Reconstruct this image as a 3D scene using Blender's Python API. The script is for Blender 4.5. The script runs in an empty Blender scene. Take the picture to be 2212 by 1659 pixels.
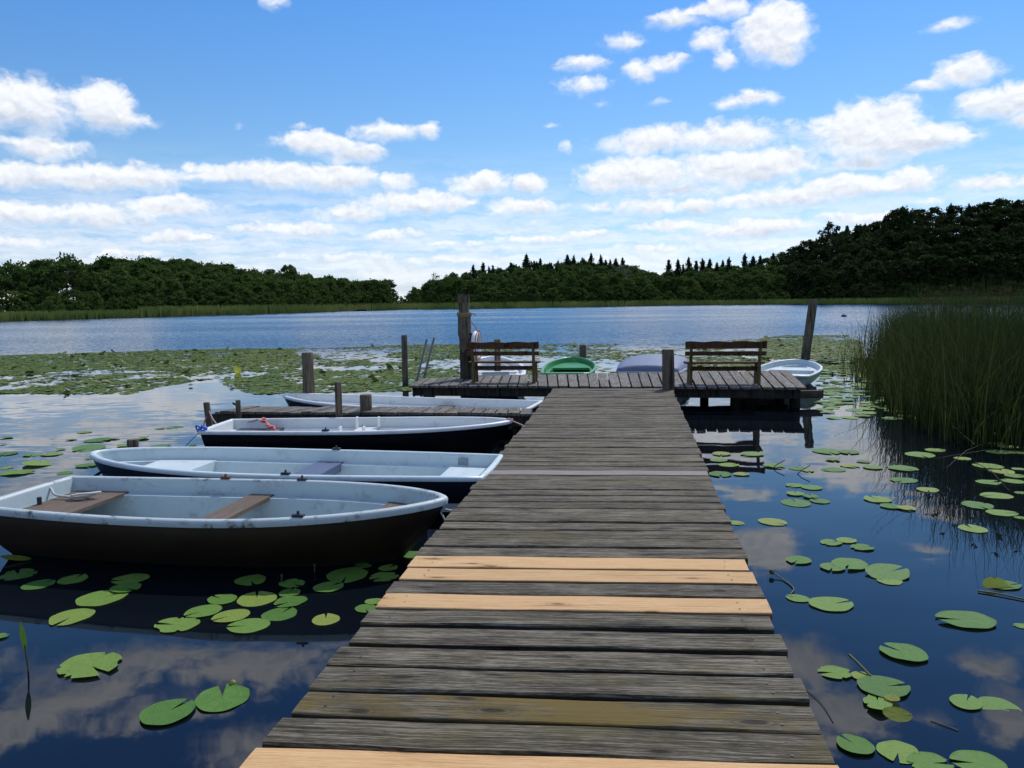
import bpy, math, random
import numpy as np
from mathutils import Vector, Matrix
R = math.radians
scene = bpy.context.scene
COL = scene.collection
rnd = random.Random(11)

# ------------------------------------------------------------------ camera
# The camera stands on the jetty; X right, Y ahead, Z up, water surface at z = 0.
F, CX, CY = 1750.0, 1106.0, 829.5          # focal length and centre in pixels of a 2212 x 1659 view
ZC, ZD = 2.08, 0.43                        # eye height and deck height above the water
PITCH, ROLL = math.atan((CY - 652.0) / F), R(0.75)
_f = Vector((0, math.cos(PITCH), -math.sin(PITCH)))
_r0, _u0 = Vector((1, 0, 0)), Vector((0, math.sin(PITCH), math.cos(PITCH)))
CR = _r0 * math.cos(ROLL) - _u0 * math.sin(ROLL)
CU = _u0 * math.cos(ROLL) + _r0 * math.sin(ROLL)
cam_d = bpy.data.cameras.new("camera")
cam = bpy.data.objects.new("camera", cam_d)
COL.objects.link(cam)
m3 = Matrix((CR, CU, -_f)).transposed()
cam.matrix_world = Matrix.Translation((0, 0, ZC)) @ m3.to_4x4()
cam_d.sensor_width = 36.0
cam_d.lens = F / 2212 * 36.0
cam_d.clip_end = 6000
scene.camera = cam


def ray(px, py):
    return (CR * (px - CX) - CU * (py - CY) + _f * F).normalized()


def U(px, py, z=0.0):
    """the point of the level plane z that is seen in the direction (px, py)"""
    d = ray(px, py)
    t = (z - ZC) / d.z
    return Vector((d.x * t, d.y * t, z))


def UD(px, py, D):
    """the point at distance D ahead that is seen in the direction (px, py)"""
    d = ray(px, py)
    t = D / d.y
    return Vector((d.x * t, D, ZC + d.z * t))


# ------------------------------------------------------------------ scene-graph helpers
def tag(o, label=None, cat=None, group=None, kind=None):
    for k, v in (("label", label), ("category", cat), ("group", group), ("kind", kind)):
        if v:
            o[k] = v
    return o


def empty(name, loc=(0, 0, 0), rz=0.0, label=None, cat=None, group=None):
    o = bpy.data.objects.new(name, None)
    o.empty_display_size = 0.2
    COL.objects.link(o)
    o.location = loc
    o.rotation_euler = (0, 0, rz)
    return tag(o, label, cat, group)


def link(name, me, parent=None, mat=None):
    o = bpy.data.objects.new(name, me)
    COL.objects.link(o)
    if mat is not None and not me.materials:
        me.materials.append(mat)
    if parent is not None:
        o.parent = parent
    return o


def copy_tree(o, parent=None):
    c = o.copy()
    COL.objects.link(c)
    c.parent = parent
    for ch in list(o.children):
        copy_tree(ch, c)
    return c


class MB:
    """collects geometry for one mesh object"""

    def __init__(s):
        s.v, s.f, s.uv, s.pid, s.sm = [], [], [], [], []
        s.cur = 0.0

    def add(s, vs, fs, uvs=None, smooth=False):
        b = len(s.v)
        s.v += [tuple(v) for v in vs]
        for i, f in enumerate(fs):
            s.f.append(tuple(b + k for k in f))
            s.uv.append(uvs[i] if uvs else [(0, 0)] * len(f))
            s.pid.append(s.cur)
            s.sm.append(smooth)
        return s

    def box(s, c, size, rz=0.0, tilt=None, bev=0.0):
        x, y, z = (d / 2 for d in size)
        b = min(bev, x * .9, y * .9, z * .9)
        M = Matrix.Rotation(rz, 3, 'Z')
        if tilt is not None:
            M = M @ tilt
        pts, fs = [], []
        if b <= 0:
            pts = [(sx * x, sy * y, sz * z) for sx in (-1, 1) for sy in (-1, 1) for sz in (-1, 1)]
            fs = [(0, 1, 3, 2), (4, 6, 7, 5), (0, 4, 5, 1), (2, 3, 7, 6), (0, 2, 6, 4), (1, 5, 7, 3)]
        else:
            # chamfered box via hull of shrunk faces
            import bmesh
            bm = bmesh.new()
            for sx in (-1, 1):
                for sy in (-1, 1):
                    for sz in (-1, 1):
                        for k in range(3):
                            p = [sx * (x - b), sy * (y - b), sz * (z - b)]
                            p[k] += (sx, sy, sz)[k] * b
                            bm.verts.new(p)
            bmesh.ops.convex_hull(bm, input=bm.verts[:])
            bm.verts.index_update()
            pts = [v.co.copy() for v in bm.verts]
            fs = [[v.index for v in f.verts] for f in bm.faces]
            bm.free()
        s.add([M @ Vector(p) + Vector(c) for p in pts], fs)
        return s

    def tube(s, pts, rad, n=8, cap=True, uvl=False):
        pts = [Vector(p) for p in pts]
        rads = rad if isinstance(rad, (list, tuple)) else [rad] * len(pts)
        vs, fs, uvs = [], [], []
        ref = None
        L = 0.0
        Ls = []
        for i, p in enumerate(pts):
            t = (pts[min(i + 1, len(pts) - 1)] - pts[max(i - 1, 0)])
            t = t.normalized() if t.length > 1e-9 else Vector((0, 0, 1))
            if ref is None:
                ref = Vector((1, 0, 0)) if abs(t.x) < .9 else Vector((0, 1, 0))
            a = (ref - t * ref.dot(t)).normalized()
            ref = a
            b = t.cross(a)
            if i:
                L += (p - pts[i - 1]).length
            Ls.append(L)
            for k in range(n):
                an = 2 * math.pi * k / n
                vs.append(p + (a * math.cos(an) + b * math.sin(an)) * rads[i])
        for i in range(len(pts) - 1):
            for k in range(n):
                k2 = (k + 1) % n
                fs.append((i * n + k, i * n + k2, (i + 1) * n + k2, (i + 1) * n + k))
        s.add(vs, fs, None, True)
        if cap:
            b = len(s.v)
            s.add(vs[:n], [tuple(range(n - 1, -1, -1))])
            s.add(vs[-n:], [tuple(range(n))])
        return s

    def mesh(s, name, mat=None, sharp=None):
        me = bpy.data.meshes.new(name)
        me.from_pydata(s.v, [], s.f)
        uvl = me.uv_layers.new(name="UVMap")
        flat = [c for f in s.uv for uv in f for c in uv]
        uvl.data.foreach_set("uv", flat)
        at = me.attributes.new("pid", 'FLOAT', 'FACE')
        at.data.foreach_set("value", s.pid)
        me.polygons.foreach_set("use_smooth", s.sm)
        if sharp:
            me.set_sharp_from_angle(angle=R(sharp))
        if mat:
            me.materials.append(mat)
        me.update()
        return me

    def build(s, name, mat=None, parent=None, sharp=None):
        return link(name, s.mesh(name, mat, sharp), parent)


def np_mesh(name, verts, faces, mat=None, pid=None, smooth=False):
    """verts (n,3) and faces (m,k) numpy arrays to a mesh, quickly"""
    me = bpy.data.meshes.new(name)
    verts = np.asarray(verts, dtype=np.float32)
    faces = np.asarray(faces, dtype=np.int32)
    m, k = faces.shape
    me.vertices.add(len(verts))
    me.vertices.foreach_set("co", verts.ravel())
    me.loops.add(m * k)
    me.loops.foreach_set("vertex_index", faces.ravel())
    me.polygons.add(m)
    me.polygons.foreach_set("loop_start", np.arange(0, m * k, k, dtype=np.int32))
    me.polygons.foreach_set("loop_total", np.full(m, k, dtype=np.int32))
    me.update(calc_edges=True)
    if pid is not None:
        at = me.attributes.new("pid", 'FLOAT', 'FACE')
        at.data.foreach_set("value", np.asarray(pid, dtype=np.float32))
    if smooth:
        me.polygons.foreach_set("use_smooth", np.ones(m, dtype=bool))
    if mat:
        me.materials.append(mat)
    return me


# ------------------------------------------------------------------ node helpers
class NB:
    def __init__(s, tree):
        s.t = tree
        tree.nodes.clear()

    def n(s, typ, ins=None, **props):
        nd = s.t.nodes.new(typ)
        for k, v in props.items():
            setattr(nd, k, v)
        for k, v in (ins or {}).items():
            sock = nd.inputs[k]
            if isinstance(v, bpy.types.NodeSocket):
                s.t.links.new(v, sock)
            else:
                if isinstance(v, (tuple, list)) and len(v) == 3 and sock.type == 'RGBA':
                    v = (*v, 1)
                sock.default_value = v
        return nd

    def m(s, op, a, b=0.0, c=0.0, clamp=False):
        return s.n('ShaderNodeMath', {0: a, 1: b, 2: c}, operation=op, use_clamp=clamp).outputs[0]

    def v(s, op, a, b=(0, 0, 0), c=None):
        ins = {0: a, 1: b}
        if c is not None:
            ins[2] = c
        nd = s.n('ShaderNodeVectorMath', ins, operation=op)
        return nd.outputs['Value'] if op in ('LENGTH', 'DOT_PRODUCT', 'DISTANCE') else nd.outputs[0]

    def mix(s, fac, a, b, mode='MIX'):
        nd = s.n('ShaderNodeMix', data_type='RGBA', blend_type=mode)
        for k, v in ((0, fac), (6, a), (7, b)):
            if isinstance(v, bpy.types.NodeSocket):
                s.t.links.new(v, nd.inputs[k])
            else:
                nd.inputs[k].default_value = (*v, 1) if isinstance(v, (tuple, list)) and len(v) == 3 else v
        return nd.outputs[2]

    def mr(s, val, a, b, c=0.0, d=1.0, smooth=True):
        return s.n('ShaderNodeMapRange', {0: val, 1: a, 2: b, 3: c, 4: d}, interpolation_type='SMOOTHSTEP' if smooth else 'LINEAR').outputs[0]

    def noise(s, vec, scale=1.0, detail=2.0, rough=.5, dist=0.0, col=False, dims='3D'):
        nd = s.n('ShaderNodeTexNoise', {'Vector': vec, 'Scale': scale, 'Detail': detail, 'Roughness': rough, 'Distortion': dist}, noise_dimensions=dims)
        return nd.outputs['Color' if col else 0]

    def ramp(s, fac, stops):
        nd = s.n('ShaderNodeValToRGB', {0: fac})
        el = nd.color_ramp.elements
        while len(el) < len(stops):
            el.new(.5)
        for e, (p, c) in zip(el, stops):
            e.position = p
            e.color = (*c, 1) if len(c) == 3 else c
        return nd.outputs[0]

    def xyz(s, vec):
        return s.n('ShaderNodeSeparateXYZ', {0: vec}).outputs

    def vec(s, x=0.0, y=0.0, z=0.0):
        return s.n('ShaderNodeCombineXYZ', {0: x, 1: y, 2: z}).outputs[0]

    def attr(s, name):
        return s.n('ShaderNodeAttribute', attribute_name=name).outputs['Fac']


def material(name):
    m = bpy.data.materials.new(name)
    m.use_nodes = True
    return m, NB(m.node_tree)


def finish(b, col, rough=.6, normal=None, spec=.5, **kw):
    ins = {'Base Color': col, 'Roughness': rough, 'Specular IOR Level': spec}
    if normal is not None:
        ins['Normal'] = normal
    ins.update(kw)
    p = b.n('ShaderNodeBsdfPrincipled', ins)
    b.n('ShaderNodeOutputMaterial', {0: p.outputs[0]})
    return p


def simple(name, col, rough=.5, spec=.5, vary=.12, scale=6.0, dirt=None):
    m, b = material(name)
    tc = b.n('ShaderNodeTexCoord').outputs['Object']
    n = b.noise(tc, scale, 5, .6)
    lo = tuple(c * (1 - vary) for c in col)
    hi = tuple(min(1, c * (1 + vary)) for c in col)
    c = b.mix(n, lo, hi)
    if dirt:
        k = b.mr(b.noise(tc, scale * .7, 6, .7), .58, .75)
        c = b.mix(k, c, dirt)
    finish(b, c, rough, None, spec)
    return m


def bump(b, h, strength=.3, dist=.01):
    return b.n('ShaderNodeBump', {'Strength': strength, 'Distance': dist, 'Height': h}).outputs[0]


# ------------------------------------------------------------------ materials
def plank_material(name, dark, mid, light, moss=.35, knots=True, grainy=1.0):
    """planks: UV is metres along / across the board, pid tells boards apart"""
    m, b = material(name)
    uv = b.n('ShaderNodeTexCoord').outputs['UV']
    pid = b.attr('pid')
    off = b.vec(b.m('MULTIPLY', pid, 137.0), b.m('MULTIPLY', pid, 71.0), b.m('MULTIPLY', pid, 53.0))
    p = b.v('ADD', uv, off)
    warp = b.noise(b.v('MULTIPLY', p, (2.2, 5.0, 1)), 1, 2, .5, col=True)
    pw = b.v('ADD', p, b.v('MULTIPLY', b.v('SUBTRACT', warp, (.5, .5, .5)), (.0, .022, 0)))
    g1 = b.noise(b.v('MULTIPLY', pw, (2.2, 120, 1)), 1, 6, .66)
    g2 = b.noise(b.v('MULTIPLY', pw, (14.0, 190, 1)), 1, 4, .7)
    blot = b.noise(b.v('MULTIPLY', p, (3.0, 7.0, 1)), 1, 5, .65)
    t = b.m('ADD', b.m('MULTIPLY', g1, .54), b.m('ADD', b.m('MULTIPLY', g2, .36), b.m('MULTIPLY', blot, .17)))
    t = b.m('MULTIPLY_ADD', b.m('SUBTRACT', t, .55), grainy, .55)
    col = b.ramp(t, [(.40, dark), (.52, mid), (.66, light)])
    # board-to-board tone
    tone = b.m('MULTIPLY_ADD', b.noise(b.vec(b.m('MULTIPLY', pid, 91.7)), 1, 0), .9, .55)
    col = b.mix(1.0, col, b.vec(tone, tone, tone), 'MULTIPLY')
    # light fibres worn off the surface
    fib = b.mr(b.noise(b.v('MULTIPLY', pw, (5.0, 60, 3)), 1, 4, .7), .62, .8)
    fib = b.m('MULTIPLY', fib, b.mr(blot, .45, .65))
    col = b.mix(b.m('MULTIPLY', fib, .5), col, tuple(min(1, c * 1.7) for c in light))
    cr = b.noise(b.v('MULTIPLY', pw, (1.3, 46, 1)), 1, 4, .55)
    crk = b.m('MULTIPLY', b.mr(cr, .30, .37, 1.0, 0.0), .85 * grainy)
    col = b.mix(crk, col, tuple(c * .35 for c in dark))
    hue = b.noise(b.vec(b.m('MULTIPLY', pid, 57.1), 4.0, 0.0), 1, 0)
    col = b.mix(b.m('MULTIPLY', b.mr(hue, .45, .7), .45), col, b.mix(1.0, col, (1.06, .90, .66), 'MULTIPLY'))
    if moss:
        mo = b.mr(b.noise(b.v('MULTIPLY', p, (1.6, 4.5, 1)), 1, 4, .7), .5, .72)
        if name == "mossy_plank":
            mo = b.mr(b.noise(b.v('MULTIPLY', p, (1.3, 3.5, 1)), 1, 5, .7), .40, .60)
        else:
            mo = b.m('MULTIPLY', mo, b.mr(b.noise(b.vec(b.m('MULTIPLY', pid, 33.3)), 1, 0), .35, .65))
        col = b.mix(b.m('MULTIPLY', mo, b.m('MULTIPLY_ADD', g2, .7, moss * .6)), col, (.125, .085, .014) if name == "mossy_plank" else (.088, .070, .018))
    # shade of the gaps and grime, painted dark on one sawn edge per board
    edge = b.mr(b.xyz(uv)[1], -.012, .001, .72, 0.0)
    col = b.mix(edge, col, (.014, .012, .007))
    h = b.m('SUBTRACT', b.m('ADD', b.m('MULTIPLY', g1, .8), b.m('MULTIPLY', g2, .35)), b.m('MULTIPLY', crk, .6))
    if knots:
        pk = b.v('ADD', b.v('MULTIPLY', p, (1.9, 6.2, 1)), b.v('MULTIPLY', b.v('SUBTRACT', warp, (.5, .5, .5)), (.3, .3, 0)))
        vo = b.n('ShaderNodeTexVoronoi', {'Vector': pk, 'Scale': 1.0, 'Randomness': 1.0}, voronoi_dimensions='2D')
        rr = b.xyz(vo.outputs['Color'])[0]
        dk = vo.outputs['Distance']
        on_ = b.m('GREATER_THAN', rr, .52)
        size = b.m('MULTIPLY_ADD', rr, .16, .03)
        ring = b.m('MULTIPLY', b.m('ADD', b.m('SINE', b.m('MULTIPLY', dk, 95.0)), 1.0), .5)
        core = b.m('MULTIPLY', b.mr(b.m('DIVIDE', dk, size), .35, .75, 1.0, 0.0), on_)
        halo = b.m('MULTIPLY', b.mr(b.m('DIVIDE', dk, size), .7, 1.9, 1.0, 0.0), on_)
        col = b.mix(b.m('MULTIPLY', halo, b.m('MULTIPLY_ADD', ring, .35, .15)), col, tuple(c * .8 for c in dark))
        col = b.mix(b.m('MULTIPLY', core, .8), col, tuple(c * .45 for c in dark))
        h = b.m('SUBTRACT', h, b.m('MULTIPLY', core, .6))
    finish(b, col, .82, bump(b, h, .75, .007), .25)
    return m


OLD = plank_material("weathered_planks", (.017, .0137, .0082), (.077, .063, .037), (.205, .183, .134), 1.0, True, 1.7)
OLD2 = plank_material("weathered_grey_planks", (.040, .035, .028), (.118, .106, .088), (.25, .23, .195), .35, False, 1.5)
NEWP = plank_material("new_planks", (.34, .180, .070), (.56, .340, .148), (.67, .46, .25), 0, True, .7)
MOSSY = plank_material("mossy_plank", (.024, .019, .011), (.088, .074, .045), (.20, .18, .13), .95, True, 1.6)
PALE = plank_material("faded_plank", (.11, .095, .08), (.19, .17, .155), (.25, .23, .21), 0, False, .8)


def post_material(name, dark, light, green=.4):
    m, b = material(name)
    tc = b.n('ShaderNodeTexCoord').outputs['Object']
    rn = b.n('ShaderNodeObjectInfo').outputs['Random']
    p = b.v('ADD', tc, b.vec(b.m('MULTIPLY', rn, 13.0), 0.0, 0.0))
    g = b.noise(b.v('MULTIPLY', p, (30, 30, 2.2)), 1, 5, .65)
    bl = b.noise(p, 5, 4, .6)
    t = b.m('ADD', b.m('MULTIPLY', g, .7), b.m('MULTIPLY', bl, .3))
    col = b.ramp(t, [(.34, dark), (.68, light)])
    z = b.xyz(b.n('ShaderNodeNewGeometry').outputs['Position'])[2]
    wet = b.m('MULTIPLY', b.mr(b.m('ADD', z, b.m('MULTIPLY', bl, .2)), .12, .4, 1.0, 0.0), .75)
    col = b.mix(wet, col, (.02, .018, .012))
    al = b.m('MULTIPLY', b.mr(bl, .5, .68), green)
    col = b.mix(al, col, (.075, .085, .03))
    crack = b.mr(b.noise(b.v('MULTIPLY', p, (16, 16, .9)), 1, 3, .5), .36, .42, .35, 1.0)
    col = b.mix(1.0, col, b.vec(crack, crack, crack), 'MULTIPLY')
    finish(b, col, .85, bump(b, g, .6, .01), .2)
    return m


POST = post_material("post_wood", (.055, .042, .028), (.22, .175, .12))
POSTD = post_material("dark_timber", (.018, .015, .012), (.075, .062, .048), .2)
BENCH = post_material("bench_wood", (.050, .024, .012), (.150, .078, .036), .0)
BENCHL = post_material("bench_leg_wood", (.09, .06, .026), (.24, .175, .075), .3)
SEATW = plank_material("boat_seat_wood", (.055, .04, .028), (.125, .092, .066), (.19, .15, .115), 0, False, .8)


def gel_material(name, col, rough=.35, dirt=(.11, .09, .05), amt=.5, zdirt=None):
    """boat shell: coated surface with scuffs, streaks and some grime"""
    m, b = material(name)
    tc = b.n('ShaderNodeTexCoord').outputs['Object']
    n = b.noise(tc, 2.2, 6, .62)
    st = b.noise(b.v('MULTIPLY', tc, (7, 7, 1.0)), 1, 5, .65)
    c = b.mix(b.m('MULTIPLY_ADD', n, .6, b.m('MULTIPLY', st, .4)), tuple(x * .80 for x in col), tuple(min(1, x * 1.12) for x in col))
    k = b.m('MULTIPLY', b.mr(b.noise(tc, 5.5, 8, .72), .51, .72), amt, 0.0, True)
    c = b.mix(k, c, dirt)
    sc = b.mr(b.noise(b.v('MULTIPLY', tc, (3, 26, 26)), 1, 4, .7), .62, .72)
    c = b.mix(b.m('MULTIPLY', sc, .25 * amt), c, tuple(x * .5 for x in col))
    if zdirt:
        z = b.xyz(tc)[2]
        zz = b.m('ADD', z, b.m('MULTIPLY', b.m('SUBTRACT', n, .5), .09))
        c = b.mix(b.m('MULTIPLY', b.mr(zz, zdirt[0], zdirt[1], 1.0, 0.0), .85), c, zdirt[2])
    finish(b, c, b.m('MULTIPLY_ADD', n, .25, rough - .1), None, .5)
    return m


GREYBLUE = gel_material("pale_blue_grey_shell", (.43, .515, .51), .4, (.16, .15, .12), .6)
RIM1 = gel_material("grimy_pale_rim", (.46, .515, .49), .45, (.06, .052, .028), 1.6)
WHITEBLUE = gel_material("blue_white_shell", (.56, .645, .63), .36, (.25, .25, .22), .4)
WHITE = gel_material("white_shell", (.68, .70, .66), .36, (.25, .24, .2), .4)
CREAM = gel_material("cream_shell", (.70, .69, .64), .35, (.3, .27, .2), .25)
HULLBROWN = gel_material("dark_brown_hull", (.036, .019, .010), .5, (.008, .006, .005), .5, (-.02, .10, (.012, .03, .022)))
HULLBLACK = gel_material("black_hull", (.006, .006, .008), .22, (.012, .011, .01), .3)
HULLNAVY = gel_material("navy_hull", (.012, .015, .028), .3, (.01, .01, .012), .4)
GREENB = gel_material("green_shell", (.045, .26, .068), .32, (.03, .09, .03), .3)
TARP = simple("blue_grey_cover", (.15, .178, .25), .6, .3, .1, 2.5)
BLUESEAT = simple("slate_blue_seat", (.085, .115, .18), .55, .4, .15, 8)
DARKPAD = simple("charcoal_pad", (.035, .037, .045), .7, .3, .2, 9)
METAL = simple("grey_metal", (.22, .23, .24), .4, .5, .2, 12)
RUST = simple("rusty_iron", (.12, .05, .025), .8, .2, .4, 30)
DARKIRON = simple("dark_fitting", (.03, .03, .033), .5, .4, .2, 20)
ROPEW = simple("pale_rope", (.50, .49, .45), .9, .1, .2, 60)
ROPER = simple("faded_red_rope", (.58, .20, .18), .85, .1, .3, 60)
ROPEP = simple("pinkish_rope", (.52, .33, .29), .9, .1, .2, 60)
ROPEB = simple("blue_rope", (.03, .16, .60), .8, .2, .3, 60)
ROPEK = simple("black_rope", (.02, .02, .024), .8, .2, .2, 60)
BUOYW = simple("white_buoy_foam", (.75, .75, .72), .5, .4, .06, 8)
BUOYR = simple("faded_red_band", (.42, .075, .045), .6, .3, .15, 8)
STEM = simple("olive_stem", (.09, .10, .035), .6, .3, .25, 20)
PETAL = simple("white_petal", (.78, .78, .74), .6, .2, .05, 30)
YPETAL = simple("yellow_petal", (.55, .42, .05), .6, .2, .1, 30)


def leaf_material(name, cols, rough=.5, trans=.25, obj_random=True, vein=False, spec=.4, spread=1.0):
    m, b = material(name)
    tc = b.n('ShaderNodeTexCoord').outputs['Object']
    pid = b.attr('pid')
    if obj_random:
        rn = b.n('ShaderNodeObjectInfo').outputs['Random']
    else:
        rn = 0.0
    big = b.noise(tc, .35 if not vein else 3.0, 3, .6)
    t = b.m('ADD', b.m('MULTIPLY', pid, .5 * spread), b.m('ADD', b.m('MULTIPLY', rn, .4 * spread), b.m('MULTIPLY', big, .3)))
    st = [(i / (len(cols) - 1) * .9 + .08, c) for i, c in enumerate(cols)]
    col = b.ramp(t, st)
    nrm = None
    if vein:
        x, y, z = b.xyz(tc)
        an = b.m('ARCTAN2', y, x)
        w = b.m('ABSOLUTE', b.m('SINE', b.m('MULTIPLY', an, 7.0)))
        r = b.v('LENGTH', tc)
        vn = b.m('MULTIPLY', b.mr(w, 0.0, .16, 1.0, 0.0), b.mr(r, .02, .95, 1.0, .15))
        col = b.mix(b.m('MULTIPLY', vn, .45), col, (.21, .30, .11))
        n2 = b.noise(tc, 7, 5, .65)
        col = b.mix(b.m('MULTIPLY', b.mr(n2, .55, .75), .4), col, (.05, .10, .025))
        spot = b.mr(b.noise(b.v('ADD', tc, b.vec(b.m('MULTIPLY', rn, 50.0) if obj_random else 0.0)), 7, 3, .6), .64, .68)
        col = b.mix(b.m('MULTIPLY', spot, .7), col, (.06, .05, .015))
        nrm = bump(b, b.m('ADD', b.m('MULTIPLY', vn, -.5), n2), .35, .02)
    p = b.n('ShaderNodeBsdfPrincipled', {'Base Color': col, 'Roughness': rough, 'Specular IOR Level': spec})
    if nrm is not None:
        b.t.links.new(nrm, p.inputs['Normal'])
    sh = p.outputs[0]
    if trans:
        tr = b.n('ShaderNodeBsdfTranslucent', {'Color': col})
        sh = b.n('ShaderNodeMixShader', {0: trans, 1: sh, 2: tr.outputs[0]}).outputs[0]
    b.n('ShaderNodeOutputMaterial', {0: sh})
    return m


PAD = leaf_material("lily_pad_green", [(.060, .140, .030), (.085, .190, .032), (.130, .240, .045), (.180, .270, .050), (.250, .280, .055)], .5, .12, True, True, .13, 1.9)
PADY = leaf_material("yellow_lily_pad", [(.34, .40, .05), (.46, .46, .08)], .5, .6, True, True, .4)
PADF = leaf_material("far_lily_pads", [(.040, .075, .018), (.075, .125, .026), (.115, .155, .032), (.18, .17, .040)], .7, .1, False, False, .10, 1.6)
BROAD = leaf_material("broadleaf_foliage", [(.026, .052, .014), (.044, .082, .019), (.068, .112, .024), (.095, .135, .032)], .85, .30, True, False, .04)
BROAD_SHADED = leaf_material("shaded_broadleaf_foliage", [(.013, .025, .009), (.020, .036, .011), (.030, .049, .014), (.044, .064, .018)], .85, .2, True, False, .03)  # cloud shade of the right hill, put into the leaf colour
CONIF = leaf_material("spruce_foliage", [(.013, .026, .012), (.021, .040, .017), (.030, .052, .020)], .85, .12, True, False, .04)
REED = leaf_material("reed_blades", [(.011, .023, .009), (.025, .043, .012), (.055, .078, .019), (.10, .095, .030)], .7, .35, False, False, .1, 1.7)
FARREED = leaf_material("shore_reed_blades", [(.065, .105, .030), (.105, .150, .042), (.16, .185, .06)], .7, .5, False, False, .2, 1.4)
BARK = post_material("bark", (.025, .02, .015), (.09, .075, .06), .2)
PALEBARK = post_material("pale_bark", (.12, .11, .09), (.28, .26, .22), .1)
GREYWEED = leaf_material("dead_stalks", [(.06, .05, .03), (.11, .09, .05)], .7, .1, False, False, .2)


def ground_material():
    m, b = material("wooded_ground")
    tc = b.n('ShaderNodeTexCoord').outputs['Object']
    n = b.noise(tc, .25, 6, .65)
    finish(b, b.ramp(n, [(.35, (.006, .010, .004)), (.65, (.014, .023, .007))]), .95, None, 0.0)
    return m


GROUND = ground_material()


def water_material():
    m, b = material("lake_water")
    pos = b.n('ShaderNodeNewGeometry').outputs['Position']
    x, y, z = b.xyz(pos)
    # open water beyond the lily field is ruffled by the wind, water among the pads is calm
    far = b.mr(y, 24.0, 44.0)
    ln = b.noise(b.v('MULTIPLY', pos, (.012, .05, 0)), 1, 3, .5)
    far = b.m('MULTIPLY', far, b.m('MULTIPLY_ADD', ln, 1.0, .5))
    nfar = b.noise(b.v('MULTIPLY', pos, (3.2, 6.5, 0)), 1, 3, .6, col=True)
    nf = b.v('MULTIPLY', b.v('SUBTRACT', nfar, (.5, .5, .5)), (1, 1, 0))
    nx_, ny_, _z = b.xyz(nf)
    # at this low angle only the wave faces turned to the viewer's shore are seen
    ny_ = b.m('MULTIPLY', b.m('ADD', b.m('ABSOLUTE', ny_), .10), -1.0)
    s1 = b.vec(b.m('MULTIPLY', b.m('MULTIPLY', nx_, far), .34), b.m('MULTIPLY', b.m('MULTIPLY', ny_, far), .66), 0.0)
    left = b.m('MULTIPLY', b.mr(b.m('ADD', x, b.m('MULTIPLY', y, .28)), 1.2, -3.0), b.mr(y, 6.5, 11.0))
    nmid = b.noise(b.v('MULTIPLY', pos, (2.2, 6.5, 0)), 1, 3, .55, col=True)
    nm = b.v('MULTIPLY', b.v('SUBTRACT', nmid, (.5, .5, .5)), (1, 1, 0))
    am = b.m('MULTIPLY_ADD', left, .030, .005)
    s2 = b.v('MULTIPLY', nm, b.vec(am, am, 0.0))
    ncal = b.noise(b.v('MULTIPLY', pos, (.9, 2.2, 0)), 1, 2, .5, col=True)
    s3 = b.v('MULTIPLY', b.v('SUBTRACT', ncal, (.5, .5, .5)), (.022, .028, 0))
    s = b.v('ADD', b.v('ADD', s1, s2), s3)
    nrm = b.v('NORMALIZE', b.v('ADD', s, (0, 0, 1)))
    mud = b.noise(b.v('MULTIPLY', pos, (.7, .7, 0)), 1, 3, .5)
    col = b.mix(mud, (.0024, .0042, .0072), (.0042, .0066, .0100))
    p = finish(b, col, .015, nrm, .5)
    p.inputs['IOR'].default_value = 1.333
    return m


WATER = water_material()

# ------------------------------------------------------------------ sky, sun
SUN_AZ, SUN_EL = R(30), R(52)
sdir = Vector((math.sin(SUN_AZ) * math.cos(SUN_EL), math.cos(SUN_AZ) * math.cos(SUN_EL), math.sin(SUN_EL)))
sun_d = bpy.data.lights.new("sun", 'SUN')
sun_d.energy = 3.6
sun_d.angle = R(.53)
sun_d.color = (1.0, .955, .88)
sun = bpy.data.objects.new("sun", sun_d)
COL.objects.link(sun)
sun.location = (0, 0, 30)
sun.rotation_euler = sdir.to_track_quat('Z', 'Y').to_euler()

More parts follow.
